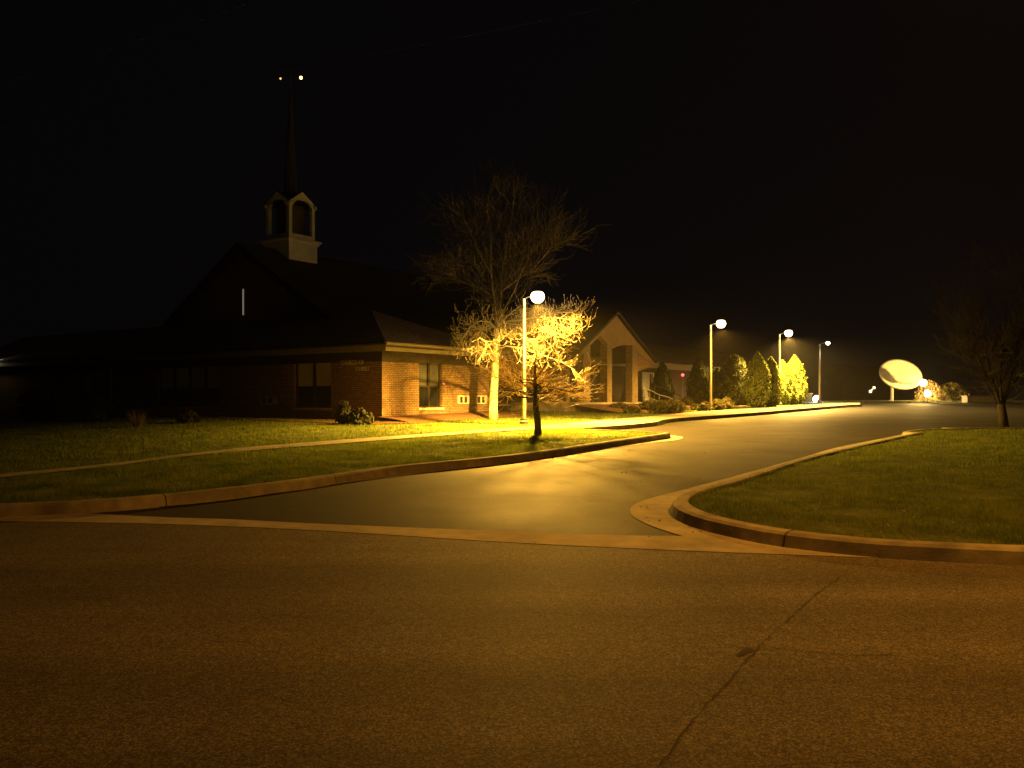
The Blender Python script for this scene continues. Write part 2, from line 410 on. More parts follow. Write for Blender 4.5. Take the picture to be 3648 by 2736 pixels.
# street edge (road side of the gutter) and the driveway side of the gutter pan
s_edge = GP([p2(0, 1127), p2(350, 1133), p2(700, 1148), p2(1100, 1173), p2(1460, 1190), p2(1800, 1203), p2(2130, 1214), p2(2212, 1217)])
e0, e1 = s_edge[0], s_edge[-1]
s_edge = [(-60, e0[1] + 1.2), (-20, e0[1] + .5)] + smooth(s_edge) + [(15, e1[1] - .25), (60, e1[1] - 1)]
sheet('street', [(-60, -14), (60, -14)] + list(reversed(s_edge)), .004, M['street'])
n_edge = GP([z7(300, 458), z7(720, 479), z7(1010, 488), z7(1400, 508), z7(2212, 541), z8(400, 555), z8(740, 560)])

# right kerb: grass edge on top is the master line
rk = GP([z8(1770, 112), z8(1720, 121), z8(1600, 148), z8(1420, 189), z8(1260, 230), z8(1020, 308), z8(900, 342), z8(810, 368), z8(764, 396), z8(775, 425), z8(860, 462), z8(1000, 495), z8(1200, 530), z8(1500, 562), z8(1700, 575), z8(2050, 592), z8(2212, 597)], .15)
far_edge = GP([p2(2212, 924), p2(2100, 925), p2(2010, 927), p2(1965, 932)], .15)
rk = far_edge + rk
rk = smooth([(45, far_edge[0][1] + .3)] + rk, 8); rk = rk + [(15, rk[-1][1] - .3), (60, rk[-1][1] - 1.6)]
rk = resample(rk, 420)
tip_r = rk
k1 = offset(rk, -.02); k2 = offset(rk, -.15); k3 = offset(rk, -.20); k4 = offset(rk, -.24)
def side_of(l): return np.mean([p[0] for p in l])
if True:
    strip('kerb', [(rk, .10), (rk, .15), (k1, .155), (k2, .15), (k3, .125), (k4, .0)], M['kerb'])
# left kerb
lk = GP([z7(0, 418), z7(340, 403), z7(620, 383), z7(1000, 345), z7(1300, 308), z7(1700, 254), z7(2212, 204), z8(400, 148), z8(600, 120), z8(645, 114)], .15)
l0 = lk[0]
lk = [(-60, l0[1] + 1.3), (-20, l0[1] + .45)] + smooth(lk, 8)
tipx, tipy = lk[-1]
back = GP([z8(648, 111), z8(560, 106), z8(440, 100), z8(330, 96)], .15)
lkn = resample(lk + [(tipx + .18, tipy + .35)] + smooth(back, 5), 240)
j1 = offset(lkn, -.02); j2 = offset(lkn, -.12); j3 = offset(lkn, -.16); j4 = offset(lkn, -.19)
strip('kerb', [(lkn, .10), (lkn, .15), (j1, .155), (j2, .15), (j3, .125), (j4, .0)], M['kerb'])
def joints(poly, offs, every, name='kerb_joint', w=0):
    P = np.array(resample(poly, 1200)); s_ = np.concatenate([[0], np.cumsum(np.linalg.norm(np.diff(P, axis=0), axis=1))])
    prof = [(0, .156), (-.02, .159), (-.15 + w * .6, .154), (-.203 + w * .8, .13), (-.244 + w, .006)]
    mb = MB(); q = offs
    while q < s_[-1] - .1:
        i = int(np.searchsorted(s_, q)); q += every
        if not (-20 < P[i][0] < 16 and P[i][1] < 40): continue
        t = P[min(i + 1, 1199)] - P[i - 1]; t = t / np.linalg.norm(t); nrm = np.array([-t[1], t[0]]); vs = []
        for sg in (-.007, .007):
            for o_, z_ in prof:
                c = P[i] + nrm * o_ + t * sg; vs.append((c[0], c[1], gz(c[1]) + z_ + .002))
        mb.add(vs, [(k, k + 1, k + 6, k + 5) for k in range(4)])
    return tag(mb.build(name, M['crack']), kind='structure')
joints(rk, 1.1, 3.05); joints(lkn, .6, 3.05, w=.05)
# gutters: concrete sheets laid on the road surface
go_l = GP([z7(300, 458), z7(720, 431), z7(1010, 401), z7(1500, 329), z7(2000, 267), z7(2212, 242), z8(400, 184), z8(600, 156), z8(700, 146), z8(740, 134), z8(715, 127), z8(650, 121)])
inner_l = [p for p in j4 if p[0] > go_l[0][0] - .3]
sheet('gutter', smooth(go_l, 5) + list(reversed([p for p in resample(lkn, 240) if p[0] > go_l[0][0] - .3 and p[1] < tipy + .6])), .010, M['concrete'])
pan_n = [(-60, l0[1] + 1.3), (-20, l0[1] + .4), tuple(G(0, z7(0, 430)[1]).xy), tuple(G(*z7(180, 440)).xy)] + smooth(n_edge, 5)
go_r = GP([z8(740, 560), z8(700, 549), z8(600, 515), z8(530, 480), z8(511, 455), z8(519, 430), z8(560, 408), z8(650, 382), z8(740, 360), z8(800, 343), z8(900, 317), z8(1000, 290), z8(1250, 221), z8(1400, 177), z8(1600, 137), z8(1740, 108)])
kin = [p for p in rk]
i0 = min(range(len(rk)), key=lambda i: math.hypot(rk[i][0] - go_r[-1][0], rk[i][1] - go_r[-1][1]))
poly = list(s_edge) + list(reversed([p for p in rk[i0:]])) + list(reversed(smooth(go_r, 5)[:-1])) 
# street pan: south edge left->right, back along the right kerb, round the nose, then the driveway mouth leftwards
sheet('gutter', list(s_edge) + list(reversed(rk[i0:])) + list(reversed(smooth(go_r, 5)))[1:] + list(reversed(pan_n))[1:], .008, M['concrete'])
# asphalt of the drive and the parking area beyond
sheet('driveway', [(-30, 8.2), (60, 7.0), (70, 66), (-8, 66), (-8, 45), (-30, 20)], .0, M['drive'])
# right lawn and left lawns
lawn_r = rk + [(60, rk[0][1])]
lawn_r = [p for p in rk] + [(70, rk[-1][1]), (70, rk[0][1])]
sheet('lawn', lawn_r, .12, M['lawn'])
walk_bot = GP([z7(0, 304), z7(500, 252), z7(850, 208), z7(1400, 162), z7(2212, 101), z8(330, 88), z8(600, 66), z5(0, 1512), z5(1000, 1441), z5(2212, 1341), (860, 404.3)], .15)
walk_top = GP([z7(0, 290), z7(500, 240), z7(850, 196), z7(1300, 154), z7(2212, 89), z8(330, 61), z8(520, 47), z8(690, 31), z5(250, 1428), z5(820, 1396), z5(1250, 1375), z5(1750, 1336), z5(2212, 1314), (860, 402.6)], .15)
wb = [(-60, 13.4), (-20, 13.9)] + smooth(walk_bot, 6); wt = [(-60, 13.9), (-20, 14.5)] + smooth(walk_top, 6)
back0 = back[-1]
wb_left = [p for p in wb if p[0] <= back0[0]]
sheet('lawn', list(reversed(wb_left)) + lkn, .12, M['lawn'])
lawn_back = wt + [(wt[-1][0] + .5, 69.5), (-60, 69.5)]
sheet('lawn', lawn_back, .122, M['lawn'])
sheet('sidewalk', wb + list(reversed(wt)), .15, M['concrete'])
wbk = [p for p in wb if p[0] >= back0[0] - .6]
wbk = resample(wbk, 90)
strip('kerb', [(wbk, .152), (offset(wbk, -.03), .15), (offset(wbk, -.06), .0)], M['kerb'])
# far edge of the parking area: concrete kerb then grass
sheet('kerb', [(wt[-1][0] - .5, 65.6), (70, 65.6), (70, 66.3), (wt[-1][0] - .5, 66.3)], .08, M['concrete'])
sheet('lawn', [(wt[-1][0] + .6, 66.3), (120, 66.3), (120, 69.9), (wt[-1][0] + .6, 69.9)], .14, M['lawn'])

# cracks and a pothole in the street
def zs(X, Y): return (512 + X * .23146, (2000 + Y / 1.2127) / 3.5625)
def crack(pts, wid, dz=.0075):
    P = resample(GP([zs(*p) for p in pts], 0), 70)
    A, B = [], []
    for i, (x, y) in enumerate(P):
        t = P[min(i + 1, 69)]; q = P[max(i - 1, 0)]
        d = np.array([t[0] - q[0], t[1] - q[1]]); d /= np.linalg.norm(d); nrm = np.array([-d[1], d[0]])
        jx = random.gauss(0, wid * .9); ww = wid * max(.12, random.gauss(.75, .45))
        A.append(tuple(np.array([x, y]) + nrm * (jx + ww))); B.append(tuple(np.array([x, y]) + nrm * (jx - ww)))
    return strip('road_crack', [(A, dz), (B, dz)], M['crack'])
crack([(1430, 60), (1320, 140), (1180, 265), (1110, 330), (1040, 400), (940, 520), (850, 610), (740, 740), (640, 885)], .006)
crack([(0, 218), (250, 230), (450, 238), (650, 245)], .004)
crack([(830, 378), (1100, 375), (1250, 392), (1450, 410), (1640, 408)], .004)
pot = [zs(1005 + 34 * math.cos(a) * (1 + .3 * math.sin(3 * a)), 394 + 14 * math.sin(a) * (1 + .25 * math.cos(2 * a + 1)) - 10 * math.cos(a)) for a in np.linspace(0, 2 * math.pi, 22)[:-1]]
sheet('road_patch', GP(pot), .0078, M['crack'])
pot = [zs(1085 + 60 * math.cos(a) * (1 + .3 * math.sin(3 * a + 1)), 308 + 13 * math.sin(a) * (1 + .25 * math.cos(2 * a)) - 8 * math.cos(a)) for a in np.linspace(0, 2 * math.pi, 22)[:-1]]

# dead leaves and grit along the kerbs and on the street
lv_ = []
def leaf(x, y, z, s_):
    a = random.uniform(0, 6.28); t1, t2 = random.uniform(-.5, .5), random.uniform(-.5, .5)
    ux = Vector((math.cos(a), math.sin(a), t1)) * s_; uy = Vector((-math.sin(a), math.cos(a), t2)) * s_ * .6; c = Vector((x, y, z + s_ * .45))
    for q in (c - ux, c - uy, c + ux, c + uy): lv_.append(tuple(q))
for k in range(420):
    ln_, r_ = random.choice(((rk, -.3), (lkn, -.3), (rk, -.3)))
    p = random.choice(ln_)
    if abs(p[0]) > 15 or p[1] > 30: continue
    o_ = abs(random.gauss(0, .18)); d_ = random.uniform(-.15, .15)
    q = ln_[max(0, ln_.index(p) - 1)]; t = np.array([p[0] - q[0], p[1] - q[1]]); t = t / (np.linalg.norm(t) + 1e-9)
    leaf(p[0] - t[1] * (r_ - o_) + t[0] * d_, p[1] + t[0] * (r_ - o_) + t[1] * d_, gz(p[1]) + .012, random.uniform(.012, .03))
for k in range(130):
    y_ = random.uniform(4, 11); leaf(random.uniform(-.6, .6) * y_, y_, gz(y_) + .006, random.uniform(.006, .016))
for k in range(160):
    q = G(random.uniform(620, 1020), random.uniform(450, 545), .12); leaf(q.x, q.y, q.z + .04, random.uniform(.015, .03))
tag(np_mesh('leaf_litter', np.array(lv_), 4, M['drygrass']), kind='stuff', label='scattered dead leaves along kerbs and street')
# grass blades (nobody could count them)
def clip_poly(poly, x0, x1, y0, y1):
    out = poly
    for ax, lim, sg in ((0, x0, 1), (0, x1, -1), (1, y0, 1), (1, y1, -1)):
        src, out = out, []
        for i in range(len(src)):
            a, b = src[i - 1], src[i]; ia = (a[ax] - lim) * sg >= 0; ib = (b[ax] - lim) * sg >= 0
            if ia != ib:
                t = (lim - a[ax]) / (b[ax] - a[ax]); out.append(tuple(a[k] + (b[k] - a[k]) * t for k in (0, 1)))
            if ib: out.append(b)
    return out
tag(blades('grass', clip_poly(lawn_r, 0, 18, 7, 32), 130000, .03, .075, .0035, .12, M['grass'], near=12), kind='stuff', label='short dim grass on the corner lawn')
isl = list(reversed(wb_left)) + lkn
tag(blades('grass', clip_poly(isl, -14, 12, 8, 60), 110000, .03, .075, .0045, .12, M['grass'], near=14), kind='stuff', label='lit grass on the strip between kerb and sidewalk')
tag(blades('grass', clip_poly(lawn_back, -16, 14, 13, 46), 70000, .03, .08, .006, .122, M['grass'], near=18), kind='stuff', label='grass between the sidewalk and the brick building')

# ------------------------------------------------------------------ church building
CX, CY, CZ = -4.94, 34.2, .85
ANG = math.atan2(-.567, .824)
church = empty('church_building', (CX, CY, CZ), ANG, label='brown brick church with low hipped wing, dark nave, gabled porch and steeple', cat='church')
def loc2w(X, Y): return (CX + .824 * X + .567 * Y, CY - .567 * X + .824 * Y)
def w2loc(x, y): return (.824 * (x - CX) - .567 * (y - CY), .567 * (x - CX) + .824 * (y - CY))
def onX(u, Xp):                     # where the sight line of column u meets the plane X = Xp: (Y, depth)
    k = (u - 512) / F; y = (-.824 * CX + .567 * CY - Xp) / (.567 - .824 * k); return w2loc(k * y, y)[1], y
def onY(u, Yp):
    k = (u - 512) / F; y = (.567 * CX + .824 * CY + Yp) / (.567 * k + .824); return w2loc(k * y, y)[0], y
def zat(v, y): return CH + (HZ - v) * y / F - CZ
def wall(mb, axis, c, a0, a1, z0, z1, holes, th):
    """wall of boxes round the openings; axis 'x' runs along X at Y = c (thickness goes +Y), 'y' runs along Y at X = c (thickness goes -X)"""
    cuts = sorted({a0, a1} | {h[0] for h in holes} | {h[1] for h in holes})
    for p, q in zip(cuts, cuts[1:]):
        if q - p < 1e-4: continue
        hs = sorted([(h[2], h[3]) for h in holes if h[0] <= p + 1e-5 and h[1] >= q - 1e-5])
        z = z0
        for b, t in hs + [(z1, z1)]:
            if b - z > 1e-3:
                if axis == 'x': mb.box(p, q, c, c + th, z, b)
                else: mb.box(c - th, c, p, q, z, b)
            z = t
WT = zat(353.5, CY)                 # wall top
SILL = zat(408.2, CY)
def window(axis, c, a0, a1, z0, z1, div=2, transom=None, sill=True, blind_from=None, inset=.12, bmat='blind'):
    """frame, glass, blind, sill set in an opening"""
    fb = MB(); fw = .07
    def bx(mb, p, q, s, t, d0, d1):
        if axis == 'x': mb.box(p, q, c + d0, c + d1, s, t)
        else: mb.box(c - d1, c - d0, p, q, s, t)
    bx(fb, a0, a0 + fw, z0, z1, inset, inset + .08); bx(fb, a1 - fw, a1, z0, z1, inset, inset + .08)
    bx(fb, a0 + fw, a1 - fw, z0, z0 + fw, inset, inset + .08); bx(fb, a0 + fw, a1 - fw, z1 - fw, z1, inset, inset + .08)
    for i in range(1, div):
        m = a0 + (a1 - a0) * i / div; bx(fb, m - .06, m + .06, z0 + fw, z1 - fw, inset - .02, inset + .082)
    if transom:
        for i in range(div):
            p = a0 + (a1 - a0) * i / div + .07; q = a0 + (a1 - a0) * (i + 1) / div - .07
            bx(fb, p, q, transom - .04, transom + .04, inset, inset + .078)
    f = fb.build('window', M['darkframe'], church)
    g = MB(); bx(g, a0 + .03, a1 - .03, z0 + .03, z1 - .03, inset + .035, inset + .045); g.build('pane', M['glass'], f)
    if blind_from is not None:
        for i in range(div):
            p = a0 + (a1 - a0) * i / div + .1; q = a0 + (a1 - a0) * (i + 1) / div - .1
            bb = MB(); bx(bb, p, q, blind_from, z1 - .08, inset + .025, inset + .033); bb.build('blind', M[bmat], f)
    if sill:
        sb = MB(); bx(sb, a0 - .06, a1 + .06, z0 - .1, z0 - .002, -.06, inset + .1); sb.build('sill', M['stone'], f)
    return f
def vent(axis, c, a0, a1, z0, z1):
    mb = MB()
    def bx(m, p, q, s, t, d0, d1):
        if axis == 'x': m.box(p, q, c - d1, c - d0, s, t)
        else: m.box(c + d0, c + d1, p, q, s, t)
    bx(mb, a0, a1, z0, z1, -.01, .05)
    o = mb.build('wall_vent', M['white'], church)
    wdt = a1 - a0
    for i in (0, 1):
        gmb = MB(); p = a0 + wdt * (.14 + .4 * i); q = p + wdt * .24
        bx(gmb, p, q, z0 + .05, z1 - .05, .04, .056)
        gmb.build('grille', M['darkframe'], o)

wl = MB()
# low wing: front wall (Y = 0) and lit end wall (X = 0)
fronts = []
for (ua, ub, vt, div, bl) in ((294, 331, 362, 2, 386), (157.5, 220, 366, 4, 388.5), (80.5, 103, 369, 2, 391)):
    xa, ya = onY(ua, 0); xb, yb = onY(ub, 0); fronts.append((xa, xb, SILL, WT - .02 - (.0), div, zat(bl, (ya + yb) / 2)))
FX0 = -33.0
wall(wl, 'x', 0, FX0, 0, -.3, WT, [(a, b, s, t) for a, b, s, t, d, bl in fronts], .3)
ya, _ = onX(419.0, 0); yb, ydep = onX(442.5, 0); YE = onX(489.5, 0)[0]
side_top = WT - .02
wall(wl, 'y', 0, .302, YE, -.3, WT, [(ya, yb, SILL, side_top)], .3)
# rest of the outline: far end of the wing, recessed courtyard wall, long hall wall
XR = -3.2
rec = []
for ua, ub in ((499, 511), (536, 550)):
    y0, d0 = onX(ua, XR); y1, d1 = onX(ub, XR); rec.append((y0, y1, SILL + .1, 2.35))
HY1 = 60.0
wall(wl, 'x', YE - .3, XR, -.3, -.3, WT, [], .3)
hall_open = []
pu = (641, 657)
hl = MB(); wall(hl, 'y', XR, YE, HY1, -.3, 3.0, rec, .3); hl.build('wall', M['brick_shade'], church)
wl.box(FX0, FX0 + .3, .302, 9, -.3, WT)
o = wl.build('wall', M['brick'], church)
for a, b, s, t, d, bl in fronts: window('x', 0, a, b, s, t, d, None, True, bl, bmat='pale_blind')
window('y', 0, ya, yb, SILL, side_top, 2, zat(386.5, ydep), True, zat(386, ydep))
for y0, y1, s, t in rec: window('y', XR, y0, y1, s, t, 2)
for (ua, ub) in ((260.6, 277.2),):
    a, d = onY(ua, 0); b, d2 = onY(ub, 0); vent('x', 0, a, b, zat(404.6, (d + d2) / 2), zat(396.2, (d + d2) / 2))
for (ua, ub) in ((457.6, 468.4), (475.2, 486)):
    a, d = onX(ua, 0); b, d2 = onX(ub, 0); vent('y', 0, a, b, zat(404, (d + d2) / 2), zat(395.5, (d + d2) / 2))
# brick pier between window panes is hidden by dark frame; small red lamp beside the end window
a, d = onX(441.5, 0); mb = MB(); mb.box(.0, .04, a + .1, a + .14, zat(384.1, d), zat(383.2, d)); mb.build('red_lamp', M['red_glow'], church)
# roof of the wing
EZ0, EZ1 = zat(350.6, 33.5), zat(343.6, 33.5)
ox, oy = .6, .45
fb = MB()
fb.box(FX0, ox, -oy - .0, -oy + .05, EZ0, EZ1); fb.box(ox - .05, ox, -oy + .05, YE + .6, EZ0, EZ1)
fb.build('fascia', M['fascia'], church)
gb = MB()
gb.tube([(FX0, -oy - .06, EZ1 + .02), (ox + .06, -oy - .06, EZ1 + .02)], .065, 8); gb.build('gutter', M['darkframe'], church)
gb = MB()
gb.tube([(ox + .06, -oy - .05, EZ1 + .02), (ox + .06, YE + .6, EZ1 + .02)], .065, 8); gb.build('gutter', M['fascia'], church)
db = MB(); db.box(ox + .001, ox + .03, -oy, YE + .6, EZ1 - .11, EZ1 - .065); db.build('gutter_shade_strip', M['darkframe'], church)  # dark strip painted where the gutter's shadow line falls on the fascia
sb = MB(); sb.box(FX0, ox - .052, -oy + .052, .0, EZ0 + .02, EZ0 + .05); sb.box(.0, ox - .052, .0, YE + .55, EZ0 + .02, EZ0 + .05); sb.build('soffit', M['soffit'], church)
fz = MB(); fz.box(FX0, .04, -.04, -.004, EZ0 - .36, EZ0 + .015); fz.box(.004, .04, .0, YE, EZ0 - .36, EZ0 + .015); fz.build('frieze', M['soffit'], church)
ym = (YE + .6 - oy) / 2; rise = 1.75
E = EZ1 + .07
A = (ox, -oy, E); B = (ox, YE + .6, E); T = (-3.9, ym, E + rise); T2 = (FX0, ym, E + rise); A2 = (FX0, -oy, E); B2 = (FX0, YE + .6, E)
rb = MB(); rb.add([A, B, T, T2, A2, B2], [(0, 1, 2), (0, 2, 3, 4), (1, 5, 3, 2), (4, 3, 5), (0, 4, 5, 1)]); rb.build('roof', M['shingle'], church)
# long hall roof along Y, eave over the courtyard wall
HE = zat(364.5, onX(685, XR + .7)[1])
he = MB(); hx = XR + .7
he.box(hx - .05, hx, YE + 1.2, HY1, HE - .42, HE); he.build('fascia', M['fascia'], church)
he = MB(); he.tube([(hx + .06, YE + 1.2, HE - .05), (hx + .06, HY1, HE - .05)], .06, 8); he.build('gutter', M['fascia'], church)
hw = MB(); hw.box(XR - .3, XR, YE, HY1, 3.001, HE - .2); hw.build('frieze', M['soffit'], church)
hs = MB(); hs.box(XR + .001, hx - .052, YE + 1.2, HY1, HE - .38, HE - .35); hs.build('soffit', M['soffit'], church)
hr = MB(); y0 = YE + 1.0
hr.add([(hx, y0, HE + .02), (hx, HY1, HE + .02), (hx - 6.5, HY1, HE + 2.1), (hx - 6.5, y0 - 1, HE + 2.1), (hx - 13, HY1, HE), (hx - 13, y0 - 1, HE), (hx - 6.5, HY1, HE - .02), (hx - 6.5, y0 - 1, HE - .02)],
       [(0, 1, 2, 3), (3, 2, 4, 5), (0, 3, 5), (1, 4, 2)]); hr.build('roof', M['shingle'], church)
# nave
NX, NY = -12.05, 3.3
NR = 9.3 - CZ; hwid = 7.4; NEZ = NR - hwid * .62
nb = MB()
prof = [(NX - hwid, 0), (NX + hwid, 0), (NX + hwid, NEZ), (NX, NR - .12), (NX - hwid, NEZ)]
nb.slab(prof, 20, lambda a, b, t: (a, NY + t, b)); nb.build('wall', M['brick'], church)
nr = MB()
for sg in (-1, 1):
    pr = [(NX, NR), (NX + sg * (hwid + .6), NR - (hwid + .6) * .62), (NX + sg * (hwid + .6), NR - (hwid + .6) * .62 - .15), (NX, NR - .15)]
    nr.slab(pr, 20.8, lambda a, b, t: (a, NY - .5 + t, b))
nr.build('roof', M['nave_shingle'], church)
nf = MB()
for sg in (-1, 1):
    pr = [(NX, NR - .16), (NX + sg * (hwid + .55), NR - (hwid + .55) * .62 - .16), (NX + sg * (hwid + .55), NR - (hwid + .55) * .62 - .4), (NX, NR - .42)]
    nf.slab(pr, .08, lambda a, b, t: (a, NY - .46 + t, b))
nf.build('fascia', M['soffit'], church)
xw, yw = onY(243.2, NY - .02)
gw = MB(); gw.box(xw - .03, xw + .03, NY - .04, NY - .005, zat(315, yw), zat(289, yw)); o = gw.build('window', M['glow_strip'], church); o['label'] = 'narrow faintly glowing pale strip high in the nave gable'  # pale upright line built as a plain strip under the shared name window, with a faint glow put in
# steeple
SX, SY, SW = -12.05, 6.2, .94
sdep = loc2w(SX, SY)[1]
def sz(v): return zat(v, sdep - .6)
st = MB(); st.box(SX - SW, SX + SW, SY - SW, SY + SW, NR - 1.3, sz(244))
st.box(SX - SW - .08, SX + SW + .08, SY - SW - .08, SY + SW + .08, sz(244), sz(241.5))
st.box(SX - SW - .17, SX + SW + .17, SY - SW - .17, SY + SW + .17, sz(241.5), sz(239.5))
steeple = st.build('steeple', M['white'], church)
b0, b1, ea, ap = sz(239.5), sz(234.5), sz(204), sz(191.5)
bl = MB(); bw = .86
bl.box(SX - bw, SX + bw, SY - bw, SY + bw, b0, b1)
cwid = .2
for sx in (-1, 1):
    for sy in (-1, 1):
        x, y = SX + sx * (bw - cwid / 2), SY + sy * (bw - cwid / 2)
        bl.box(x - cwid / 2, x + cwid / 2, y - cwid / 2, y + cwid / 2, b1, ea + .02)
bl.build('belfry', M['white'], steeple)
gh = bw + .1
def gab(mb, fn):
    arch = [(-gh, ea), (-gh, ea - .14), (-bw + cwid, ea - .14), (-.42, ea + .12), (-.2, ea + .2), (.2, ea + .2), (.42, ea + .12), (bw - cwid, ea - .14), (gh, ea - .14), (gh, ea), (0, ap)]
    mb.slab(arch, .1, fn)
gbm = MB()
gab(gbm, lambda a, b, t: (SX + a, SY - bw - .03 + t, b)); gab(gbm, lambda a, b, t: (SX + a, SY + bw + .03 - t, b))
gbm.build('gable', M['white'], steeple)
gbm = MB()
gab(gbm, lambda a, b, t: (SX + bw + .035 - t, SY + a, b)); gab(gbm, lambda a, b, t: (SX - bw - .035 + t, SY + a, b))
gbm.build('gable', M['white'], steeple)
rf = MB()
e2, a2 = ea + .01, ap + .015
for fn in (lambda a, b, c: (SX + a, SY + b, c), lambda a, b, c: (SX + b, SY + a, c)):
    rf.add([fn(-gh, -gh, e2), fn(0, -gh, a2), fn(gh, -gh, e2), fn(-gh, gh, e2), fn(0, gh, a2), fn(gh, gh, e2)], [(0, 1, 4, 3), (1, 2, 5, 4)])
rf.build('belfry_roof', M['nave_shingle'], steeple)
lv = MB(); lv.box(SX - .5, SX + .5, SY - .5, SY + .5, b1, ea); lv.build('louvre', M['darkframe'], steeple)
tipz = sz(84)
sp = MB()
sp.lathe([(.42, ap - .35), (.34, ap + .3), (.03, tipz)], 8, (SX, SY, 0)); sp.build('spire', M['nave_shingle'], steeple)
cr = MB(); xx = sdep / F
rx = Vector((.66, .75, 0)).normalized()
cz = sz(74)
cr.tube([(SX, SY, tipz - .1), (SX, SY, cz + .35)], .01, 6)
pr_ = Vector((SX, SY, cz)) + rx * .52; pl_ = Vector((SX, SY, cz - .06)) - rx * .5
cr.tube([pl_, pr_], .008, 6); cr.build('cross', M['metal'], steeple)
def ball(c, r, n=10): return MB().lathe([(r * math.sin(math.pi * i / n) + 1e-4, -r * math.cos(math.pi * i / n)) for i in range(n + 1)], 12, c)
ball(pr_ + Vector((0, 0, .07)), .075).build('cross_glint', M['tip_glow'], steeple)  # light caught on the metal arm ends, drawn as glowing balls
ball(pl_ + Vector((0, 0, .0)), .05).build('cross_glint', M['tip_dim'], steeple)

# downspouts on the front wall
for u, v0, v1 in ((112.2, 362, 411), (640, 0, 0)):
    if v0 == 0: continue
    x, d = onY(u, 0); db = MB(); db.tube([(x, -.06, zat(v0, d)), (x, -.06, zat(v1, d))], .045, 8); db.build('downspout', M['white'], church)
y_, d_ = onX(530.4, XR); db = MB(); db.tube([(XR + .08, y_, HE - .4), (XR + .08, y_, .1)], .05, 8); db.build('downspout', M['white'], church)

# lettering on the dark front wall beside the corner
def lettering(txt, u0, u1, v0, v1):
    xa, da = onY(u0, 0); xb, d_b = onY(u1, 0); dd = (da + d_b) / 2
    cu = bpy.data.curves.new('lettering', 'FONT'); cu.body = txt; cu.extrude = .015; cu.size = 1
    t = bpy.data.objects.new('tmp_text', cu); COL.objects.link(t)
    dg = bpy.context.evaluated_depsgraph_get(); me = bpy.data.meshes.new_from_object(t.evaluated_get(dg))
    bpy.data.objects.remove(t)
    xs_ = [v.co.x for v in me.vertices]; ys_ = [v.co.y for v in me.vertices]
    sx = (xb - xa) / (max(xs_) - min(xs_)); zb = zat(v1, dd); sy = (zat(v0, dd) - zb) / (max(ys_) - min(ys_))
    for v in me.vertices:
        x, y, z = v.co; v.co = (xa + (x - min(xs_)) * sx, -.03 - z, zb + (y - min(ys_)) * sy)
    o = link('lettering', me, M['letter'], church); return o
lettering('CHURCH OF', 341.5, 364.5, 360.2, 364.8)
lettering('CHRIST', 356.5, 370, 366.6, 370.9)

# wall lamp at the far left end
xl, dl = onY(-1.5, -.3)
lamp = MB(); lamp.box(xl - .12, xl + .12, -.3, 0, zat(360.6, dl) , zat(357, dl)); wlm = lamp.build('wall_lamp', M['housing'], church)
ball((xl, -.32, zat(361, dl)), .13).build('lens', M['lens_white'], wlm)

# portico: tan gable facing the drive
def zz4(X, Y): return ((2000 + X / 3.95) / 3.5625, (1080 + Y / 3.95) / 3.5625)
PX = .4
def pp(X, Y, Xp=PX):
    u, v = zz4(X, Y); y, d = onX(u, Xp); return (y, zat(v, d))
outline = [pp(*q) for q in ((140, 785), (455, 485), (770, 168), (1040, 515), (1303, 828), (1290, 858), (1270, 850), (1080, 700), (1080, 640), (1003, 590), (870, 592), (800, 605), (720, 640), (650, 570), (545, 455), (412, 590), (330, 690), (250, 760), (150, 830))]
pg = MB(); pg.slab(outline, .35, lambda a, b, t: (PX - t, a, b)); portico = pg.build('portico', M['stucco'], church)
# brown infill beside the right pillar
inf = [pp(*q) for q in ((1080, 702), (1268, 850), (1266, 900), (1080, 960))]
ib = MB(); ib.slab(inf, .2, lambda a, b, t: (PX - .06 - t, a, b)); ib.build('infill', M['brick'], portico)
PZ = zat(402.2, onX(612, PX)[1])
for (xa, xb, yt, dX) in ((325, 412, 600, 0), (650, 716, 560, 0), (1003, 1080, 600, 0), (50, 120, 830, -1.2)):
    ua, ub = zz4(xa, 0)[0], zz4(xb, 0)[0]
    a, da = onX(ua, PX + dX); b, db_ = onX(ub, PX + dX); top = zat(zz4(0, yt)[1], (da + db_) / 2)
    pb = MB(); pb.box(PX + dX - .45, PX + dX - .02 if dX == 0 else PX + dX, a, b, PZ, top); pb.build('pillar', M['brick_pale'], portico)
# roof slabs of the portico run back into the hall
apx = pp(770, 150); lft = pp(128, 795); rgt = pp(1312, 838)
pr = MB()
for (p, q) in ((apx, lft), (apx, rgt)):
    pr.slab([p, q, (q[0], q[1] + .12), (p[0], p[1] + .14)], 7.0, lambda a, b, t: (PX + .15 - t, a, b))
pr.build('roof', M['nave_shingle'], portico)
yl, yr = pp(325, 0)[0] - .6, pp(1090, 0)[0] + 1.5
bk = MB(); bk.slab([(yl, 0.3), (yr, .3), (yr, 3.0), (apx[0], apx[1] - .3), (yl, 3.0)], .2, lambda a, b, t: (XR + .25 + t, a, b)); bk.build('back_wall', M['brick_shade'], portico)
for (xa, xb) in ((455, 495), (560, 605)):
    ua, ub = zz4(xa, 0)[0], zz4(xb, 0)[0]; a, d1 = onX(ua, XR + .5); b, d2 = onX(ub, XR + .5)
    f = MB(); f.box(XR + .452, XR + .5, a, b, zat(zz4(0, 1200)[1], d1), zat(zz4(0, 960)[1], d1)); f.build('door_glass', M['blind'], portico)
pf = MB(); pf.box(XR + .26, PX + .5, yl - 1.2, yr + 1.5, -.2, PZ - .002); pf.build('platform', M['concrete'], portico)
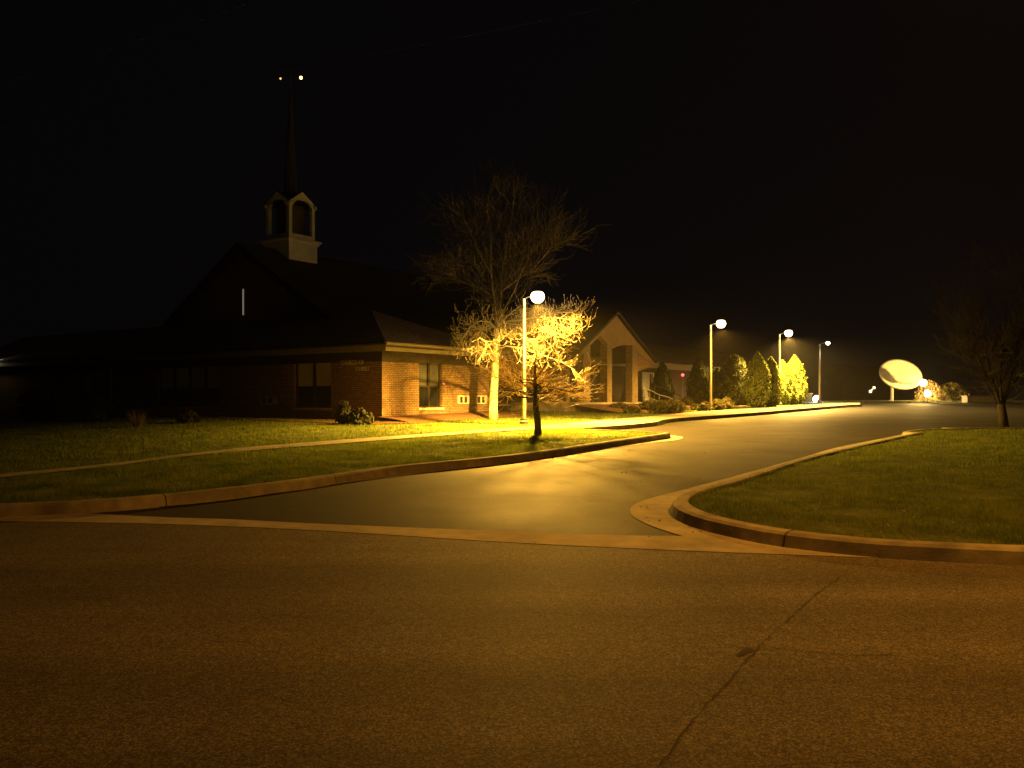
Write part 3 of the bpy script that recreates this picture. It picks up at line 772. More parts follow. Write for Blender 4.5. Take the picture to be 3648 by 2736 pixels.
# planted bank that rises from the lawn to the porch slab
Ys = list(np.linspace(yl - 1.6, yr + 1.4, 24))
strip('mulch_bank', [([loc2w(PX + .51, q) for q in Ys], .0), ([loc2w(PX + 3.4 + .4 * math.sin(q), q) for q in Ys], .13)], M['mulch'])
bankmesh = [o_ for o_ in SC.objects if o_.name.startswith('mulch_bank')][-1].data
for v_ in list(bankmesh.vertices)[:24]: v_.co.z = PZ + CZ - .1
# pale entry wall right of the portico with dark mullion
ya1, d1 = onX(641.5, XR + .02); yb1, d2 = onX(656, XR + .02)
en = MB(); en.box(XR + .002, XR + .08, ya1, yb1, .3, zat(372, d1)); en.build('entry_wall', M['stone'], church)
ym1, d1 = onX(651, XR); en = MB(); en.box(XR + .03, XR + .14, ym1 - .35, ym1, .3, zat(374, d1)); en.build('door', M['darkframe'], church)
# red lamp under the hall eave
yr1, d1 = onX(682.6, XR + .3); ball((XR + .3, yr1, zat(375, d1)), .1).build('red_lamp', M['red_glow'], church)
rp = MB(); rp.tube([(XR + .3, yr1, zat(376.4, d1)), (XR + .3, yr1, zat(400, d1))], .035, 6); rp.build('lamp_pipe', M['metal'], church)

# mulch beds along the walls
def lpoly(pts): return [loc2w(*p) for p in pts]
sheet('mulch_bed', lpoly([(FX0, -2.0), (-20, -2.1), (-12, -1.9), (-6, -2.3), (-2, -2.2), (1.2, -2.3), (2.2, -.6), (2.1, 2), (1.8, 5), (1.5, YE + .5), (0, YE + .5), (0, 0), (FX0, 0)]), .15, M['mulch'])
sheet('mulch_bed', lpoly([(PX - .2, 13.5), (2.6, 14.5), (3.0, 18), (3.8, 22), (4.4, 27), (4.5, 33), (2, 36), (-2, 36), (-2, 13.5)]), .15, M['mulch'])

Ys = list(np.linspace(-.3, YE + .3, 20)); Xi = [.012] * 20; Xo = [1.9 + .25 * math.sin(2 * q) for q in Ys]
strip('mulch_bank', [([loc2w(a_, q) for a_, q in zip(Xi, Ys)], .32), ([loc2w(a_ * .5, q) for a_, q in zip(Xo, Ys)], .25), ([loc2w(a_, q) for a_, q in zip(Xo, Ys)], .14)], M['mulch'])
# handrails of the ramp beside the porch
rail = empty('handrail', (*loc2w(1.4, 22), 1.2), 0, label='dark metal handrails on the ramp right of the gabled porch', cat='handrail')
rm = MB()
def rpt(X, Y, Xp): y, z = pp(X, Y, Xp); return Vector((*loc2w(Xp, y), z + CZ)) - rail.location
for Xp, P in ((1.0, [((1160, 1215), (1170, 1440)), ((1240, 1222), (1240, 1440)), ((1375, 1290), (1375, 1480)), ((1525, 1330), (1525, 1460)), ((1700, 1420), (1700, 1460))]), (-.6, [((1310, 1160), (1310, 1390)), ((1520, 1230), (1520, 1400)), ((1730, 1330), (1730, 1420))])):
    tops = [rpt(*t, Xp) for t, b in P]; bots = [rpt(*b, Xp) for t, b in P]
    rm.tube(tops, .028, 6); rm.tube([t * .5 + b * .5 for t, b in zip(tops, bots)], .02, 6)
    for t, b in zip(tops, bots): rm.tube([t, b], .024, 6)
rm.build('rail', M['metal'], rail)

# ------------------------------------------------------------------ lamp posts
def lamp_post(loc, rz, height, light_power, col, lens_mat, k=.88):
    root = empty('lamp_post', loc, rz)
    pb = MB(); pb.lathe([(.17, 0), (.17, .1), (.14, .13), (.14, .2)], 16); pb.build('base', M['housing'], root)
    p = MB(); p.lathe([(.072, .2), (.068, height * .5), (.058, height - .1)], 14); p.build('pole', M['pole'], root)
    a = MB(); a.tube([(0, 0, height - .14), (.12, 0, height - .06), (.3, 0, height - .03), (.42, 0, height - .03)], .022, 8); a.build('arm', M['housing'], root)
    hd = MB(); hd.lathe([(q * k, w_ * k) for q, w_ in [(.155, .166), (.14, .19), (.1, .21), (.06, .225), (.03, .23)]], 20, (.57, 0, height - .03)); hd = hd.build('lamp_head', M['housing'], root, True)
    ln = MB(); ln.lathe([(q * k, w_ * k) for q, w_ in [(.02, -.3), (.11, -.283), (.2, -.22), (.26, -.12), (.275, -.03), (.262, .05), (.22, .12), (.16, .165)]], 20, (.57, 0, height - .03)); ln.build('lens', lens_mat, hd, True)
    L = bpy.data.lights.new('bulb', 'SPOT'); L.energy = light_power; L.color = col; L.shadow_soft_size = .09; L.spot_size = R(172); L.spot_blend = .7
    lo = bpy.data.objects.new('bulb', L); COL.objects.link(lo); lo.parent = root; lo.location = (.57, 0, height - .33)
    lo.rotation_euler = Vector((.12, .04, -.992)).to_track_quat('-Z', 'Y').to_euler()      # the fittings lean a little towards the drive
    return root
LAMPS = [((524, 424.2), 296, 'lamp post among the bare tree branches beside the sidewalk, brightest lamp', 29000, (1, .5, .055)),
         ((710.6, 410), 322.6, 'lamp post standing alone between the porch and the evergreens', 6000, (1, .5, .06)),
         ((779.5, 405), 333.6, 'lamp post rising in front of the brightly lit evergreens', 23000, (1, .57, .11)),
         ((819.5, 402.6), 342.7, 'small distant lamp post with dark pole, right of the evergreens', 300, (1, .8, .5))]
posts = []
for i, (px, vh, lab, power, col) in enumerate(LAMPS):
    b = G(*px, .14); hgt = CH + (HZ - vh) * b.y / F - b.z
    if i == 0:
        o = lamp_post(b, ANG, hgt, power, col, M['lens'])
        proto = o
    elif i < 3:
        o = copy_tree(proto); o.location = b; o.rotation_euler.z = ANG; o.scale = (1, 1, 1)
        for ch in [c for c in SC.objects if c.parent == o and c.type == 'LIGHT']:
            ch.data = ch.data.copy(); ch.data.energy = power; ch.data.color = col
    else:
        o = lamp_post(b, ANG, hgt, power, col, M['lens_pale'], .5)
        for ch in SC.objects:
            if ch.parent == o and ch.name.split('.')[0] in ('pole', 'arm'): ch.data.materials[0] = M['housing']
    tag(o, lab, 'lamp post', 'lamp posts along the sidewalk'); posts.append(o)

# street light on the corner lawn, outside the frame, that lights the street
sl = empty('street_light', (8.0, 10.9, gz(10.9) + .12), 0, label='tall street light with curved arm on the corner lawn', cat='street light')
m_ = MB(); m_.lathe([(.16, 0), (.13, .3), (.1, 4), (.075, 8.2)], 14); m_.build('pole', M['pole'], sl)
m_ = MB(); m_.tube([(0, 0, 8.1), (-.5, -.7, 8.6), (-1.3, -1.7, 8.75), (-2.0, -2.5, 8.7)], .045, 8); m_.build('arm', M['pole'], sl)
m_ = MB(); m_.lathe([(.2, -.06), (.24, .02), (.16, .12), (.04, .16)], 16, (-2.15, -2.7, 8.66)); m_.build('lamp_head', M['housing'], sl)
L = bpy.data.lights.new('bulb', 'SPOT'); L.energy = 1450; L.color = (1, .37, .03); L.spot_size = R(126); L.spot_blend = 1; L.shadow_soft_size = .12
lo = bpy.data.objects.new('bulb', L); COL.objects.link(lo); lo.parent = sl; lo.location = (-2.15, -2.7, 8.5)
tgt = Vector((3.2, 9.3, .2)); src = Vector((8.0 - 2.15, 10.9 - 2.7, gz(10.9) + 8.62))
lo.rotation_euler = (tgt - src).to_track_quat('-Z', 'Y').to_euler()
# light of the wall lamp at the far left
L = bpy.data.lights.new('bulb', 'POINT'); L.energy = 3; L.color = (1, .8, .45); L.shadow_soft_size = .1
lo = bpy.data.objects.new('bulb', L); COL.objects.link(lo); lo.parent = church; lo.location = (xl, -.62, zat(361, dl) - .05)

# ------------------------------------------------------------------ bare trees
class Tree:
    def __init__(s): s.big = MB(); s.fine = MB(); s.buds = []
    def limb(s, pts, r0, r1, mb=None, n=6):
        P = [Vector(p) for p in pts]; k = len(P)
        (mb or s.big).tube(P, [r0 + (r1 - r0) * (i / (k - 1)) for i in range(k)], n)
        return P
    def grow(s, p, d, length, r, level, opt):
        d = Vector(d).normalized(); steps = opt.get('steps', 6); P = [Vector(p)]; D = []
        for i in range(steps):
            t = (i + 1) / steps
            g = opt['droop'] * (1 - t) + opt['curl'] * t
            d = (d + Vector((random.gauss(0, opt['wob']), random.gauss(0, opt['wob']), random.gauss(0, opt['wob']) + g))).normalized()
            P.append(P[-1] + d * length / steps); D.append(d.copy())
        rr = [max(opt['rmin'], r * (1 - .75 * i / steps)) for i in range(steps + 1)]
        (s.big if r > .02 else s.fine).tube(P, rr, 5 if r > .02 else (4 if r > .008 else 3), cap=False)
        if level <= 0:
            if opt.get('bud'): s.buds.append((P[-1], D[-1]))
            return
        for c in range(opt['kids']):
            i = random.randint(max(1, steps // 4), steps); q = P[i]; dd = D[min(i, steps - 1)]
            side = dd.cross(Vector((random.gauss(0, 1), random.gauss(0, 1), random.gauss(0, 1)))).normalized()
            a = random.uniform(*opt['ang']); nd = dd * math.cos(a) + side * math.sin(a)
            nd.z *= opt.get('flat', 1)
            s.grow(q, nd, length * random.uniform(*opt['len']), max(opt['rmin'], rr[i] * .65), level - 1, opt)
    def finish_buds(s, size):
        for p, d in s.buds:
            s.fine.tube([p - d * size * .2, p + d * size * .5, p + d * size * 1.5], [size * .25, size * .5, size * .1], 4)

# tall bare tree with pale trunk
tb = G(493, 419, .14); ty = tb.y
def T3(u, v, y): return Vector(((u - 512) / F * y, y, CH + (HZ - v) * y / F)) - tb
T = Tree()
trunk = MB()
tp = [Vector((0, 0, -.1)), T3(493.2, 410, ty), T3(493.8, 392, ty), T3(495, 372, ty), T3(496, 352, ty), T3(497, 336, ty), T3(497.5, 322, ty)]
trunk.tube(tp, [.24, .175, .16, .15, .14, .13, .11], 14)
tree = empty('bare_tree', tb, label='tall bare tree with thick pale trunk, branches lit by the lamp', cat='tree')
trunk.build('trunk', M['bark_pale'], tree, True)
up = dict(droop=.01, curl=.09, wob=.13, kids=5, ang=(.35, .9), len=(.5, .8), rmin=.006, steps=7)
# upright leaders of the dim upper crown
for pts, r in (([(497.5, 322), (496, 306), (493, 290), (491, 268), (491, 245), (492, 222)], .075),
               ([(498, 322), (506, 306), (515, 290), (523, 268), (532, 250), (540, 232)], .05),
               ([(497, 320), (501, 300), (502, 275), (507, 245), (512, 215), (515, 192)], .06),
               ([(495, 300), (484, 290), (472, 285), (460, 281), (450, 272)], .035),
               ([(492, 275), (482, 258), (474, 240), (466, 222)], .035),
               ([(503, 290), (520, 278), (534, 268), (546, 254), (556, 242)], .035)):
    yy = ty + random.uniform(-.3, .3)
    P = T.limb([T3(u, v, yy + .25 * i * random.uniform(-1, 1)) for i, (u, v) in enumerate(pts)], r, .012)
    for i in range(1, len(P)):
        for k in range(4):
            d = (P[i] - P[i - 1]).normalized() + Vector((random.gauss(0, .8), random.gauss(0, .8), random.gauss(.3, .4)))
            T.grow(P[i] * random.random() + P[i - 1] * (0), d, random.uniform(1.0, 1.9), .018, 2, up) if False else T.grow(P[i - 1].lerp(P[i], random.random()), d, random.uniform(.9, 1.7), .016, 2, up)
T.big.build('limbs', M['bark_dark'], tree, True); T.fine.build('twigs', M['dimmed_twig'], tree)  # upper crown coloured darker than the lit lower limbs
T = Tree()
# lower drooping limbs close to the lamp, tips curling up
dr = dict(droop=-.16, curl=.34, wob=.13, kids=3, ang=(.4, 1.1), len=(.5, .85), rmin=.005, steps=7, bud=True)
def lower(pts, r, per, ln, lev=2, spread=.7):
    P = T.limb([T3(*q) for q in pts], r, .014)
    for i in range(1, len(P)):
        for k in range(per):
            t = random.random(); d = (P[i] - P[i - 1]).normalized() * .8 + Vector((random.gauss(0, spread), random.gauss(0, spread), random.gauss(-.05, spread * .7)))
            T.grow(P[i - 1].lerp(P[i], t), d, random.uniform(.6, 1) * ln, .014, lev, dr)
lower([(497, 326, ty), (508, 321, ty - .7), (521, 320, ty - 1.4), (536, 317, ty - 2.1), (554, 317, ty - 2.7), (574, 321, ty - 3.0)], .045, 4, .85)
lower([(536, 318, ty - 2.0), (548, 314, ty - 2.4), (560, 312, ty - 2.6), (574, 313, ty - 2.7)], .025, 4, .6)
lower([(545, 319, ty - 2.4), (560, 325, ty - 2.7), (572, 331, ty - 2.9), (579, 330, ty - 2.9)], .022, 4, .6)
lower([(498, 334, ty), (512, 324, ty - .9), (530, 326, ty - 1.6), (550, 332, ty - 2.2), (568, 336, ty - 2.7)], .035, 4, .9)
lower([(497, 345, ty), (505, 335, ty - .9), (520, 334, ty - 1.8), (532, 343, ty - 2.4), (542, 358, ty - 2.6)], .03, 4, .85)
lower([(496, 352, ty), (506, 346, ty - .7), (520, 348, ty - 1.2), (540, 354, ty - 1.6), (562, 362, ty - 1.9), (575, 370, ty - 2)], .035, 3, .8)
lower([(497, 330, ty), (490, 322, ty - .4), (480, 321, ty - .7), (471, 326, ty - 1), (463, 338, ty - 1.2)], .035, 4, .75)
lower([(492, 324, ty - .3), (482, 329, ty - .5), (470, 330, ty - .6), (460, 342, ty - .7), (455, 352, ty - .7)], .025, 3, .6)
lower([(495, 350, ty), (489, 338, ty - .3), (481, 331, ty - .5), (474, 335, ty - .7), (468, 348, ty - .8)], .03, 3, .7)
lower([(495, 362, ty), (488, 352, ty - .3), (481, 346, ty - .5), (476, 356, ty - .6), (475, 366, ty - .6)], .022, 1, .5, 1)
lower([(497, 328, ty), (502, 321, ty - .5), (512, 312, ty - 1.2), (520, 306, ty - 1.6)], .025, 2, .6)
lower([(495, 362, ty), (492, 352, ty - 1), (487, 343, ty - 2), (480, 338, ty - 2.8), (472, 342, ty - 3.3)], .05, 2, .9)
lower([(488, 345, ty - 1.9), (484, 352, ty - 2.3), (478, 361, ty - 2.6)], .03, 2, .6, 1)
T.finish_buds(.03)
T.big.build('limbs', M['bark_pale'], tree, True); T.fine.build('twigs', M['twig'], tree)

# small spreading tree in front of the lamp
sb_ = G(537.2, 434.5, .13); sy_ = sb_.y
def S3(u, v, y): return Vector(((u - 512) / F * y, y, CH + (HZ - v) * y / F)) - sb_
small = empty('small_tree', sb_, label='small spreading bare tree with dark trunk on the grass strip', cat='tree')
tk = MB(); tk.tube([Vector((.02, 0, -.05)), S3(538, 430, sy_), S3(537.5, 420, sy_), S3(536, 408, sy_), S3(535, 398, sy_), S3(536, 388, sy_), S3(534.5, 376, sy_), S3(536, 364, sy_)], [.135, .105, .1, .092, .08, .06, .04, .02], 10)
tk.build('trunk', M['bark_dark'], small, True)
T = Tree()
tw = dict(droop=.015, curl=.06, wob=.15, kids=4, ang=(.3, .9), len=(.45, .8), rmin=.0032, steps=6, flat=.6)
for k in range(17):
    a = 2 * math.pi * k / 17 + random.uniform(-.15, .15); el = random.choice((-.05, .12, .3, .5, .8))
    v0 = 403 - 26 * random.random() ** 1.2
    ln = random.uniform(1.05, 1.5) * (1.0 if el < .4 else .8)
    T.grow(S3(535, v0, sy_), (math.cos(a), math.sin(a), el), ln, .034, 3, tw)
T.big.build('limbs', M['bark_dark'], small, True); T.fine.build('twigs', M['twig_dark'], small)

# dim bare tree at the right edge
rb_ = G(1004, 427, .13); ry = rb_.y
right_tree = empty('bare_tree', rb_, label='dim bare tree with forked trunk on the dark lawn at right', cat='tree')
def Q3(u, v, y): return Vector(((u - 512) / F * y, y, CH + (HZ - v) * y / F)) - rb_
tk = MB()
tk.tube([Vector((0, 0, -.05)), Q3(1003, 415, ry), Q3(1001, 404, ry)], [.16, .13, .12], 10)
tk.build('trunk', M['dimmed_twig'], right_tree, True)
T = Tree()
for pts, r in (([(1001, 405), (996, 392), (990, 375), (985, 350), (984, 325)], .07), ([(1002, 405), (1008, 390), (1014, 365), (1018, 330), (1022, 290)], .08), ([(1002, 404), (1000, 380), (1002, 350), (1006, 310), (1008, 275)], .06), ([(994, 385), (984, 372), (974, 350), (966, 330)], .04), ([(1010, 385), (1025, 370), (1040, 345), (1050, 310)], .05)):
    P = T.limb([Q3(u, v, ry + random.uniform(-.3, .3)) for u, v in pts], r, .012)
    for i in range(1, len(P)):
        for k in range(5):
            d = (P[i] - P[i - 1]).normalized() + Vector((random.gauss(0, .7), random.gauss(0, .7), random.gauss(.3, .4)))
            T.grow(P[i - 1].lerp(P[i], random.random()), d, random.uniform(.8, 1.5), .016, 2, up)
T.big.build('limbs', M['dimmed_twig'], right_tree, True); T.fine.build('twigs', M['dimmed_twig'], right_tree)

# ------------------------------------------------------------------ evergreens and shrubs
def evergreen(name, u, v, width, height, label, group, mat, n=5200, kind='cone', size=.07):
    b = G(u, v, .14)
    root = empty(name, b, label=label, cat='evergreen' if kind != 'shrub' else 'shrub', group=group)
    ph = rng.random(8) * 6.28
    t = rng.random(n) ** .85; a = rng.random(n) * 2 * np.pi
    if kind == 'cone': prof = lambda t: np.minimum(1, .62 + 1.6 * t) * (1 - np.clip(t, 0, 1) ** 2.3) ** .8
    elif kind == 'loose': prof = lambda t: np.minimum(1, .7 + 1.2 * t) * (1 - t) ** .62
    else: prof = lambda t: np.sqrt(np.clip(1 - t ** 2.2, 0, 1)) * np.minimum(1, .75 + t)
    def lump(a, t):
        l = .09 * np.sin(3 * a + ph[0] + 5 * t) + .08 * np.sin(5 * a + ph[1] - 11 * t) + .07 * np.sin(8 * a + 23 * t + ph[2]) + .05 * np.sin(13 * a - 31 * t + ph[3])
        return 1 + l * (1 if kind == 'cone' else 1.9)
    depth = 1 - .22 * rng.random(n) ** 1.5 + (.1 * (rng.random(n) ** 6))
    rad = width / 2 * prof(t) * lump(a, t) * depth
    c = np.stack([rad * np.cos(a), rad * np.sin(a), height * (.02 + .98 * t)], 1)
    if kind == 'loose':   # sprays that lean out
        c[:, 2] += .12 * height * (depth - .9) + rng.normal(0, .05, n)
    nr = np.stack([np.cos(a), np.sin(a), np.full(n, .35)], 1)
    np_mesh('foliage', leaf_quads(c, nr, size, .9), 4, mat, root)
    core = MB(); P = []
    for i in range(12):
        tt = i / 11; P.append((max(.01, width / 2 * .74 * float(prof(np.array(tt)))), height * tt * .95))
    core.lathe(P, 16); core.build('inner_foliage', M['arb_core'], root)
    tr = MB(); tr.lathe([(.07, -.1), (.06, .25)], 8); tr.build('trunk', M['bark_dark'], root)
    return root
EG = 'tall pointed evergreens by the lamp post'
evergreen('arborvitae', 757.5, 406.5, 1.7, 3.2, 'dark pointed evergreen, first of the tall clipped row from the left', EG, M['arb'])
evergreen('arborvitae', 771, 406.0, 1.42, 2.9, 'pointed evergreen lit only on its right edge, second of the row', EG, M['arb'])
evergreen('arborvitae', 782.5, 404.6, 1.5, 2.8, 'bright pointed evergreen right behind the lamp pole', EG, M['arb'])
evergreen('arborvitae', 794.5, 404.2, 1.75, 3.15, 'brightest broad evergreen at the right end of the row', EG, M['arb'])
LG = 'loose dark evergreens before the hall'
evergreen('juniper_tree', *z5(330, 1330), 1.7, 2.9, 'loose dark evergreen before the red lamp and hall eave', LG, M['juniper'], 3800, 'loose', .1)
evergreen('juniper_tree', *z5(590, 1335), 1.8, 2.2, 'lower loose evergreen right of the lone lamp post', LG, M['juniper'], 3600, 'loose', .1)
evergreen('juniper_tree', *z5(810, 1340), 3.1, 3.0, 'broad loose dark evergreen left of the pointed row', LG, M['juniper'], 5200, 'loose', .1)
evergreen('juniper_tree', *z5(-150, 1330), 1.7, 2.6, 'loose dark evergreen beside the porch handrails', LG, M['juniper'], 3600, 'loose', .1)
SG = 'low shrubs along the sidewalk bed'
for i, (X, Y, wd, ht, lab) in enumerate(((40, 1420, .85, .5, 'low dark shrub at the corner of the sidewalk below the handrails'), (180, 1345, .8, .5, 'yellow green low shrub below the dark evergreen'), (290, 1400, .5, .3, 'small low shrub at the sidewalk edge in the mulch'),
        (410, 1415, .6, .42, 'low rounded shrub just left of the lone lamp post base'), (570, 1400, .8, .52, 'low rounded shrub just right of the lone lamp post base'), (690, 1385, .75, .58, 'bright yellow green rounded shrub ending the low row'))):
    evergreen('low_shrub', *z5(X, Y), wd, ht, lab, SG, M['shrub'], 900, 'shrub', .07)
for i, (X, Y, wd, ht, lab) in enumerate(((390, 1470, .8, .6, 'dark low shrub before the left porch pillar'), (820, 1520, 1.1, .4, 'dark spreading shrub on the lawn before the porch'), (1000, 1545, .8, .3, 'small flat dark shrub before the right porch pillar'), (1250, 1510, 1.1, .5, 'dark shrub below the near end of the handrail'),
        (1400, 1545, 1.2, .55, 'dark shrub in the middle of the hedge row under the handrails'), (1570, 1545, 1.1, .6, 'rounded dark shrub at the right end of the row under the handrails'))):
    evergreen('low_shrub', *zz4(X, Y), wd, ht, lab, 'dark shrubs before the porch', M['shrub'], 900, 'shrub', .07)
for (u, v, wd, ht, lab) in ((188, 423, .7, .4, 'small dim low shrub under the wide window group'), (95, 421, 1.2, .9, 'dim shrub under the far left windows'), (40, 420, 1.5, 1.2, 'large dim shrub near the left end of the front wall'),
        (344, 424, .5, .75, 'upright shrub under the wall lettering'), (360, 424.5, .8, .5, 'low green shrub beside the dark wall corner')):
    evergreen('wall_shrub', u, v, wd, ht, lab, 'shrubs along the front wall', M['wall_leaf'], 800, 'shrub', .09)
# dry grass tuft
tf = G(138, 427, .14); tuft = []
for k in range(260):
    a = random.uniform(0, 6.28); l = random.uniform(.3, .65); r0 = random.uniform(0, .12); sp_ = random.uniform(.1, .4)
    x, y = r0 * math.cos(a), r0 * math.sin(a); b = a + 1.57
    tuft += [(x - .006 * math.cos(b), y - .006 * math.sin(b), -.02), (x + .006 * math.cos(b), y + .006 * math.sin(b), -.02), (x + sp_ * math.cos(a), y + sp_ * math.sin(a), l)]
o = np_mesh('ornamental_grass', np.array(tuft), 3, M['drygrass'], None, tf); tag(o, 'pale dry ornamental grass tuft at the edge of the wall bed', 'plant')

# ------------------------------------------------------------------ satellite dish and floodlights
DY = 67.0; db0 = Vector(((892 - 512) / F * DY, DY, gz(DY) + .14))
dish = empty('satellite_dish', db0, label='large white satellite dish on a short post lit by floodlights', cat='satellite dish')
def D3(u, v, y=DY): return Vector(((u - 512) / F * y, y, CH + (HZ - v) * y / F))
dc = D3(900, 375.5) - db0
post = MB(); post.tube([(0, 0, -.1), (0, 0, dc.z - .5)], .1, 12); post.tube([(-.22, 0, 0), (0, 0, .12)], .05, 6); post.build('post', M['dish'], dish)
DR = 1.49
vw = Vector((-db0.x, -db0.y, 0)).normalized(); vr = Vector((-vw.y, vw.x, 0))
axis = (vw * .74 + (vr * .33 + Vector((0, 0, .94))) * .67).normalized()      # where the bowl looks
ex = Vector((0, 0, 1)).cross(axis).normalized(); ey = axis.cross(ex)
bowl = MB(); ng = 40; prof = [(DR * i / 12, .0 + .62 * (i / 12) ** 2 - .62) for i in range(13)]
vs = []; fs = []
for r, z in prof:
    for k in range(ng):
        a = 2 * math.pi * k / ng; vs.append(dc + ex * (max(r, .01) * math.cos(a)) + ey * (max(r, .01) * math.sin(a)) + axis * (z + .2))
for i in range(12):
    for k in range(ng): a = i * ng + k; b = i * ng + (k + 1) % ng; fs.append((a, b, b + ng, a + ng))
nb_ = len(vs)
for r, z in prof:
    for k in range(ng):
        a = 2 * math.pi * k / ng; rr = max(r, .01) + (.03 if r > DR * .99 else 0); vs.append(dc + ex * (rr * math.cos(a)) + ey * (rr * math.sin(a)) + axis * (z + .14))
for i in range(12):
    for k in range(ng): a = nb_ + i * ng + k; b = nb_ + i * ng + (k + 1) % ng; fs.append((a, b, b + ng, a + ng))
for k in range(ng): fs.append((12 * ng + k, 12 * ng + (k + 1) % ng, nb_ + 12 * ng + (k + 1) % ng, nb_ + 12 * ng + k))
bowl.v = [tuple(p) for p in vs]; bowl.f = fs
bowl.build('reflector', M['dish'], dish, True)
fd = MB(); fd.tube([dc - axis * .38, dc + axis * .3], .012, 6); fd.tube([dc + axis * .28, dc + axis * .36], .04, 8); fd.build('feed', M['dish'], dish)
def flood(name, p, aim, power, col, lens, label, group, ground, shade_spot=None):
    root = empty(name, (p.x, p.y, ground), label=label, cat='floodlight', group=group)
    q = p - root.location; d = (aim - p).normalized()
    s_ = MB(); s_.tube([(0, 0, -.05), (0, 0, max(.05, q.z - .12))], .035, 8); s_.build('stake', M['housing'], root)
    x = d.orthogonal().normalized(); y = d.cross(x); h_ = MB(); P = []
    h_.tube([q - d * .2, q - d * .12, q + d * .02], [.06, .16, .19], 14); h_.build('housing', M['housing'], root)
    ball(q + d * .04, .26).build('lens', lens, root)
    L = bpy.data.lights.new('bulb', 'POINT'); L.energy = power; L.color = col; L.shadow_soft_size = .08
    lo = bpy.data.objects.new('bulb', L); COL.objects.link(lo); lo.parent = root; lo.location = q + d * .32
    if shade_spot is not None:
        c = q + d * .32; e = (shade_spot - (p + d * .32)).normalized(); L.shadow_soft_size = .015
        sh_ = MB(); sh_.tube([c + e * .36, c + e * .37], .09, 16); sh_.tube([c + e * .365, q], .008, 5); sh_.build('added_shade_disc', M['housing'], root)  # added disc, there only to shade part of the dish
    return root
gy = gz(DY) + .14
# added disc in front of the upper floodlight, invented to cast round shade on the bowl
f1 = D3(923.8, 383.0, 65.9); f2 = D3(927.2, 393.5, 66.1)
flood('floodlight', f1, Vector(db0 + dc) + Vector((-.2, -.5, 0)), 600, (1, .62, .16), M['flood_lens'], 'upper floodlight at the right rim of the satellite dish', 'floodlights beside the dish', gy, db0 + dc - axis * .3 - ex * 0 + Vector((-.85, 0, .1)))
flood('floodlight', f2, f2 + Vector((1.6, 2.2, .2)), 1600, (1, .6, .15), M['flood_lens'], 'lower floodlight in the twiggy shrub beside the dish', 'floodlights beside the dish', gy)
gp = G(817, 401.9, .14)
flood('floodlight', gp + Vector((0, 0, .2)), gp + Vector((-1, -.4, .25)), 50, (1, .93, 1), M['lens_white'], 'white ground floodlight beside a low block, under the small distant lamp', None, gp.z)
bx_ = empty('low_block', G(812, 402, .14), label='low concrete block beside the white ground floodlight', cat='block')
m_ = MB(); m_.box(-.9, -.1, -.25, .25, 0, .55); m_.box(-.95, -.05, -.3, .3, .55, .62); m_.build('block', M['concrete'], bx_)
# lit shrubs and dark box behind the floodlights
def bush(u, v0, v1, wd, y, label, n, mat, size):
    b = D3(u, 400, y); b.z = gz(y) + .1
    hh = CH + (HZ - v0) * y / F - b.z
    root = empty('round_bush', b, label=label, cat='bush', group='bushes behind the floodlights')
    a = rng.random(n) * 2 * np.pi; t = rng.random(n); rad = wd / 2 * np.sqrt(np.clip(1 - t ** 2.4, 0, 1)) * (1 - .3 * rng.random(n)) * (1 + .1 * np.sin(4 * a + 9 * t) + .07 * np.sin(9 * a - 13 * t))
    c = np.stack([rad * np.cos(a), rad * np.sin(a) * .8, hh * t], 1); nr = np.stack([np.cos(a), np.sin(a), t], 1)
    np_mesh('foliage', leaf_quads(c, nr, size, .3), 4, mat, root)
    tr = MB()
    for k in range(7):
        q = random.uniform(0, 6.28); tr.tube([(0, 0, -.1), (.3 * wd * math.cos(q), .2 * wd * math.sin(q), hh * .8)], [.03, .008], 5)
    tr.build('stem', M['bark_dark'], root)
bush(951, 383, 401, 2.5, 69.5, 'rounded bush lit from the left between the floodlights and the dark box', 8000, M['pale_leaf'], .1)
bush(929, 380, 401, 2.0, 67.6, 'twiggy bush glowing right behind the two floodlights', 1500, M['drygrass'], .07)
bq = D3(978, 401, 64); bq.z = gz(64) + .1
ub = empty('utility_cabinet', bq, label='dark utility cabinet right of the lit rounded bush', cat='cabinet')
m_ = MB(); m_.box(-.95, .95, -.4, .4, 0, .42); m_.build('cabinet_body', M['box'], ub)
m_ = MB(); m_.box(-1, 1, -.45, .45, .42, .48); m_.build('lid', M['box'], ub)

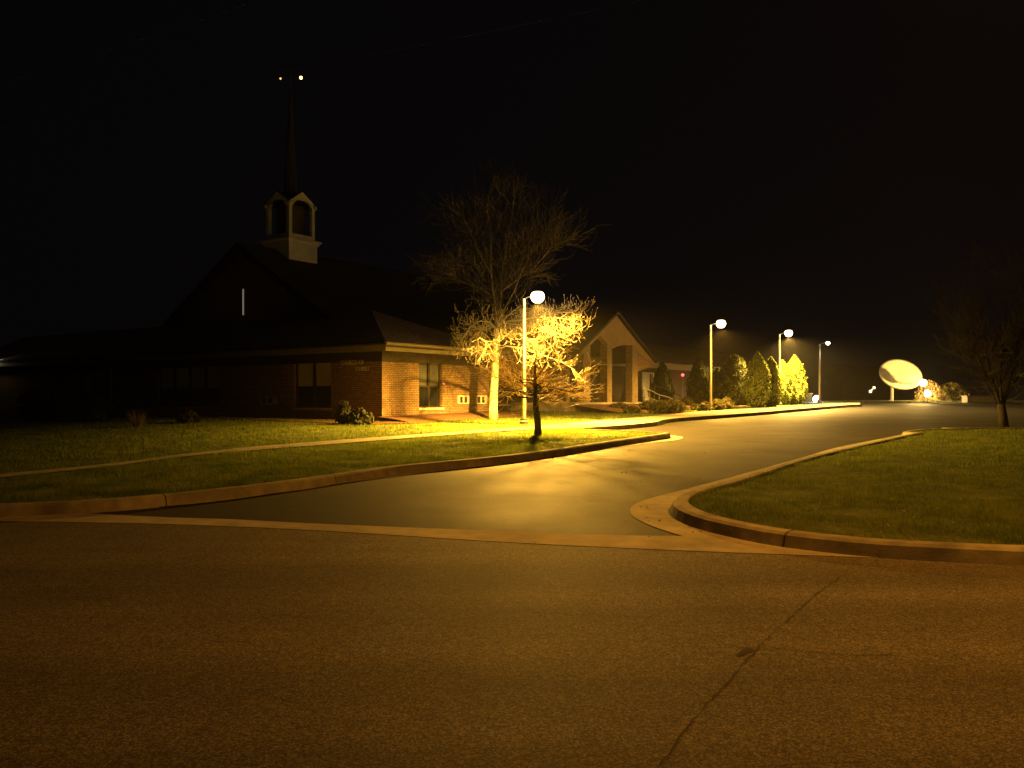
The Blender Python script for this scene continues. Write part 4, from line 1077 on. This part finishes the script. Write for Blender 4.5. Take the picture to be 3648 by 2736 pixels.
# far house with tiny lit windows
fh = empty('far_house', (870 * .0, 0, 0), label='far dark house with tiny lit windows left of the satellite dish', cat='house')
fy = 150.0; fh.location = ((872 - 512) / F * fy, fy, gz(fy))
m_ = MB(); m_.box(-5, 5, 0, 7, 0, 4.2); m_.build('wall', M['box'], fh)
m_ = MB(); m_.add([(-5.4, -.4, 4.2), (5.4, -.4, 4.2), (5.4, 7.4, 4.2), (-5.4, 7.4, 4.2), (-5.4, 3.5, 6), (5.4, 3.5, 6)], [(0, 1, 5, 4), (2, 3, 4, 5), (0, 4, 3), (1, 2, 5), (0, 3, 2, 1)]); m_.build('roof', M['nave_shingle'], fh)
for (u, v, s_) in ((874, 387.7, .2), (870.4, 391.4, .22), (872, 389.6, .1)):
    x = (u - 872) / F * fy; z = CH + (HZ - v) * fy / F - gz(fy); m_ = MB(); m_.box(x - s_, x + s_, -.06, -.01, z - s_, z + s_); m_.build('window', M['lit_far'], fh)

# ------------------------------------------------------------------ overhead wires
for lab, (a, b) in (('thin overhead wire above the steeple side of the street', ((0, 85, 24), (255, 2, 18))), ('thin overhead wire high above the middle of the street', ((435, 44, 20), (639, 1, 17)))):
    A_ = Vector(((a[0] - 512) / F * a[2], a[2], CH + (HZ - a[1]) * a[2] / F)); B_ = Vector(((b[0] - 512) / F * b[2], b[2], CH + (HZ - b[1]) * b[2] / F))
    d = (B_ - A_).normalized(); m_ = MB(); pts = [A_ + d * t + Vector((0, 0, .0006 * (t - 8) ** 2)) for t in np.linspace(-25, 40, 30)]
    m_.tube(pts, .006, 5); tag(m_.build('overhead_wire', M['wire']), lab, 'wire', 'overhead wires')

# ------------------------------------------------------------------ night haze
HAZE = .0003
if HAZE:
    hz = MB(); hz.box(-450, 450, -70, 950, -3.5, 22)
    m, N, L_, b = new_mat('haze_air'); N.remove(b)
    pv = N.new('ShaderNodeVolumePrincipled'); pv.inputs['Color'].default_value = (.9, .88, .85, 1); pv.inputs['Density'].default_value = HAZE; pv.inputs['Anisotropy'].default_value = .2
    L_.new(pv.outputs['Volume'], N['Material Output'].inputs['Volume'])
    tag(hz.build('haze', m), kind='stuff', label='thin night haze')
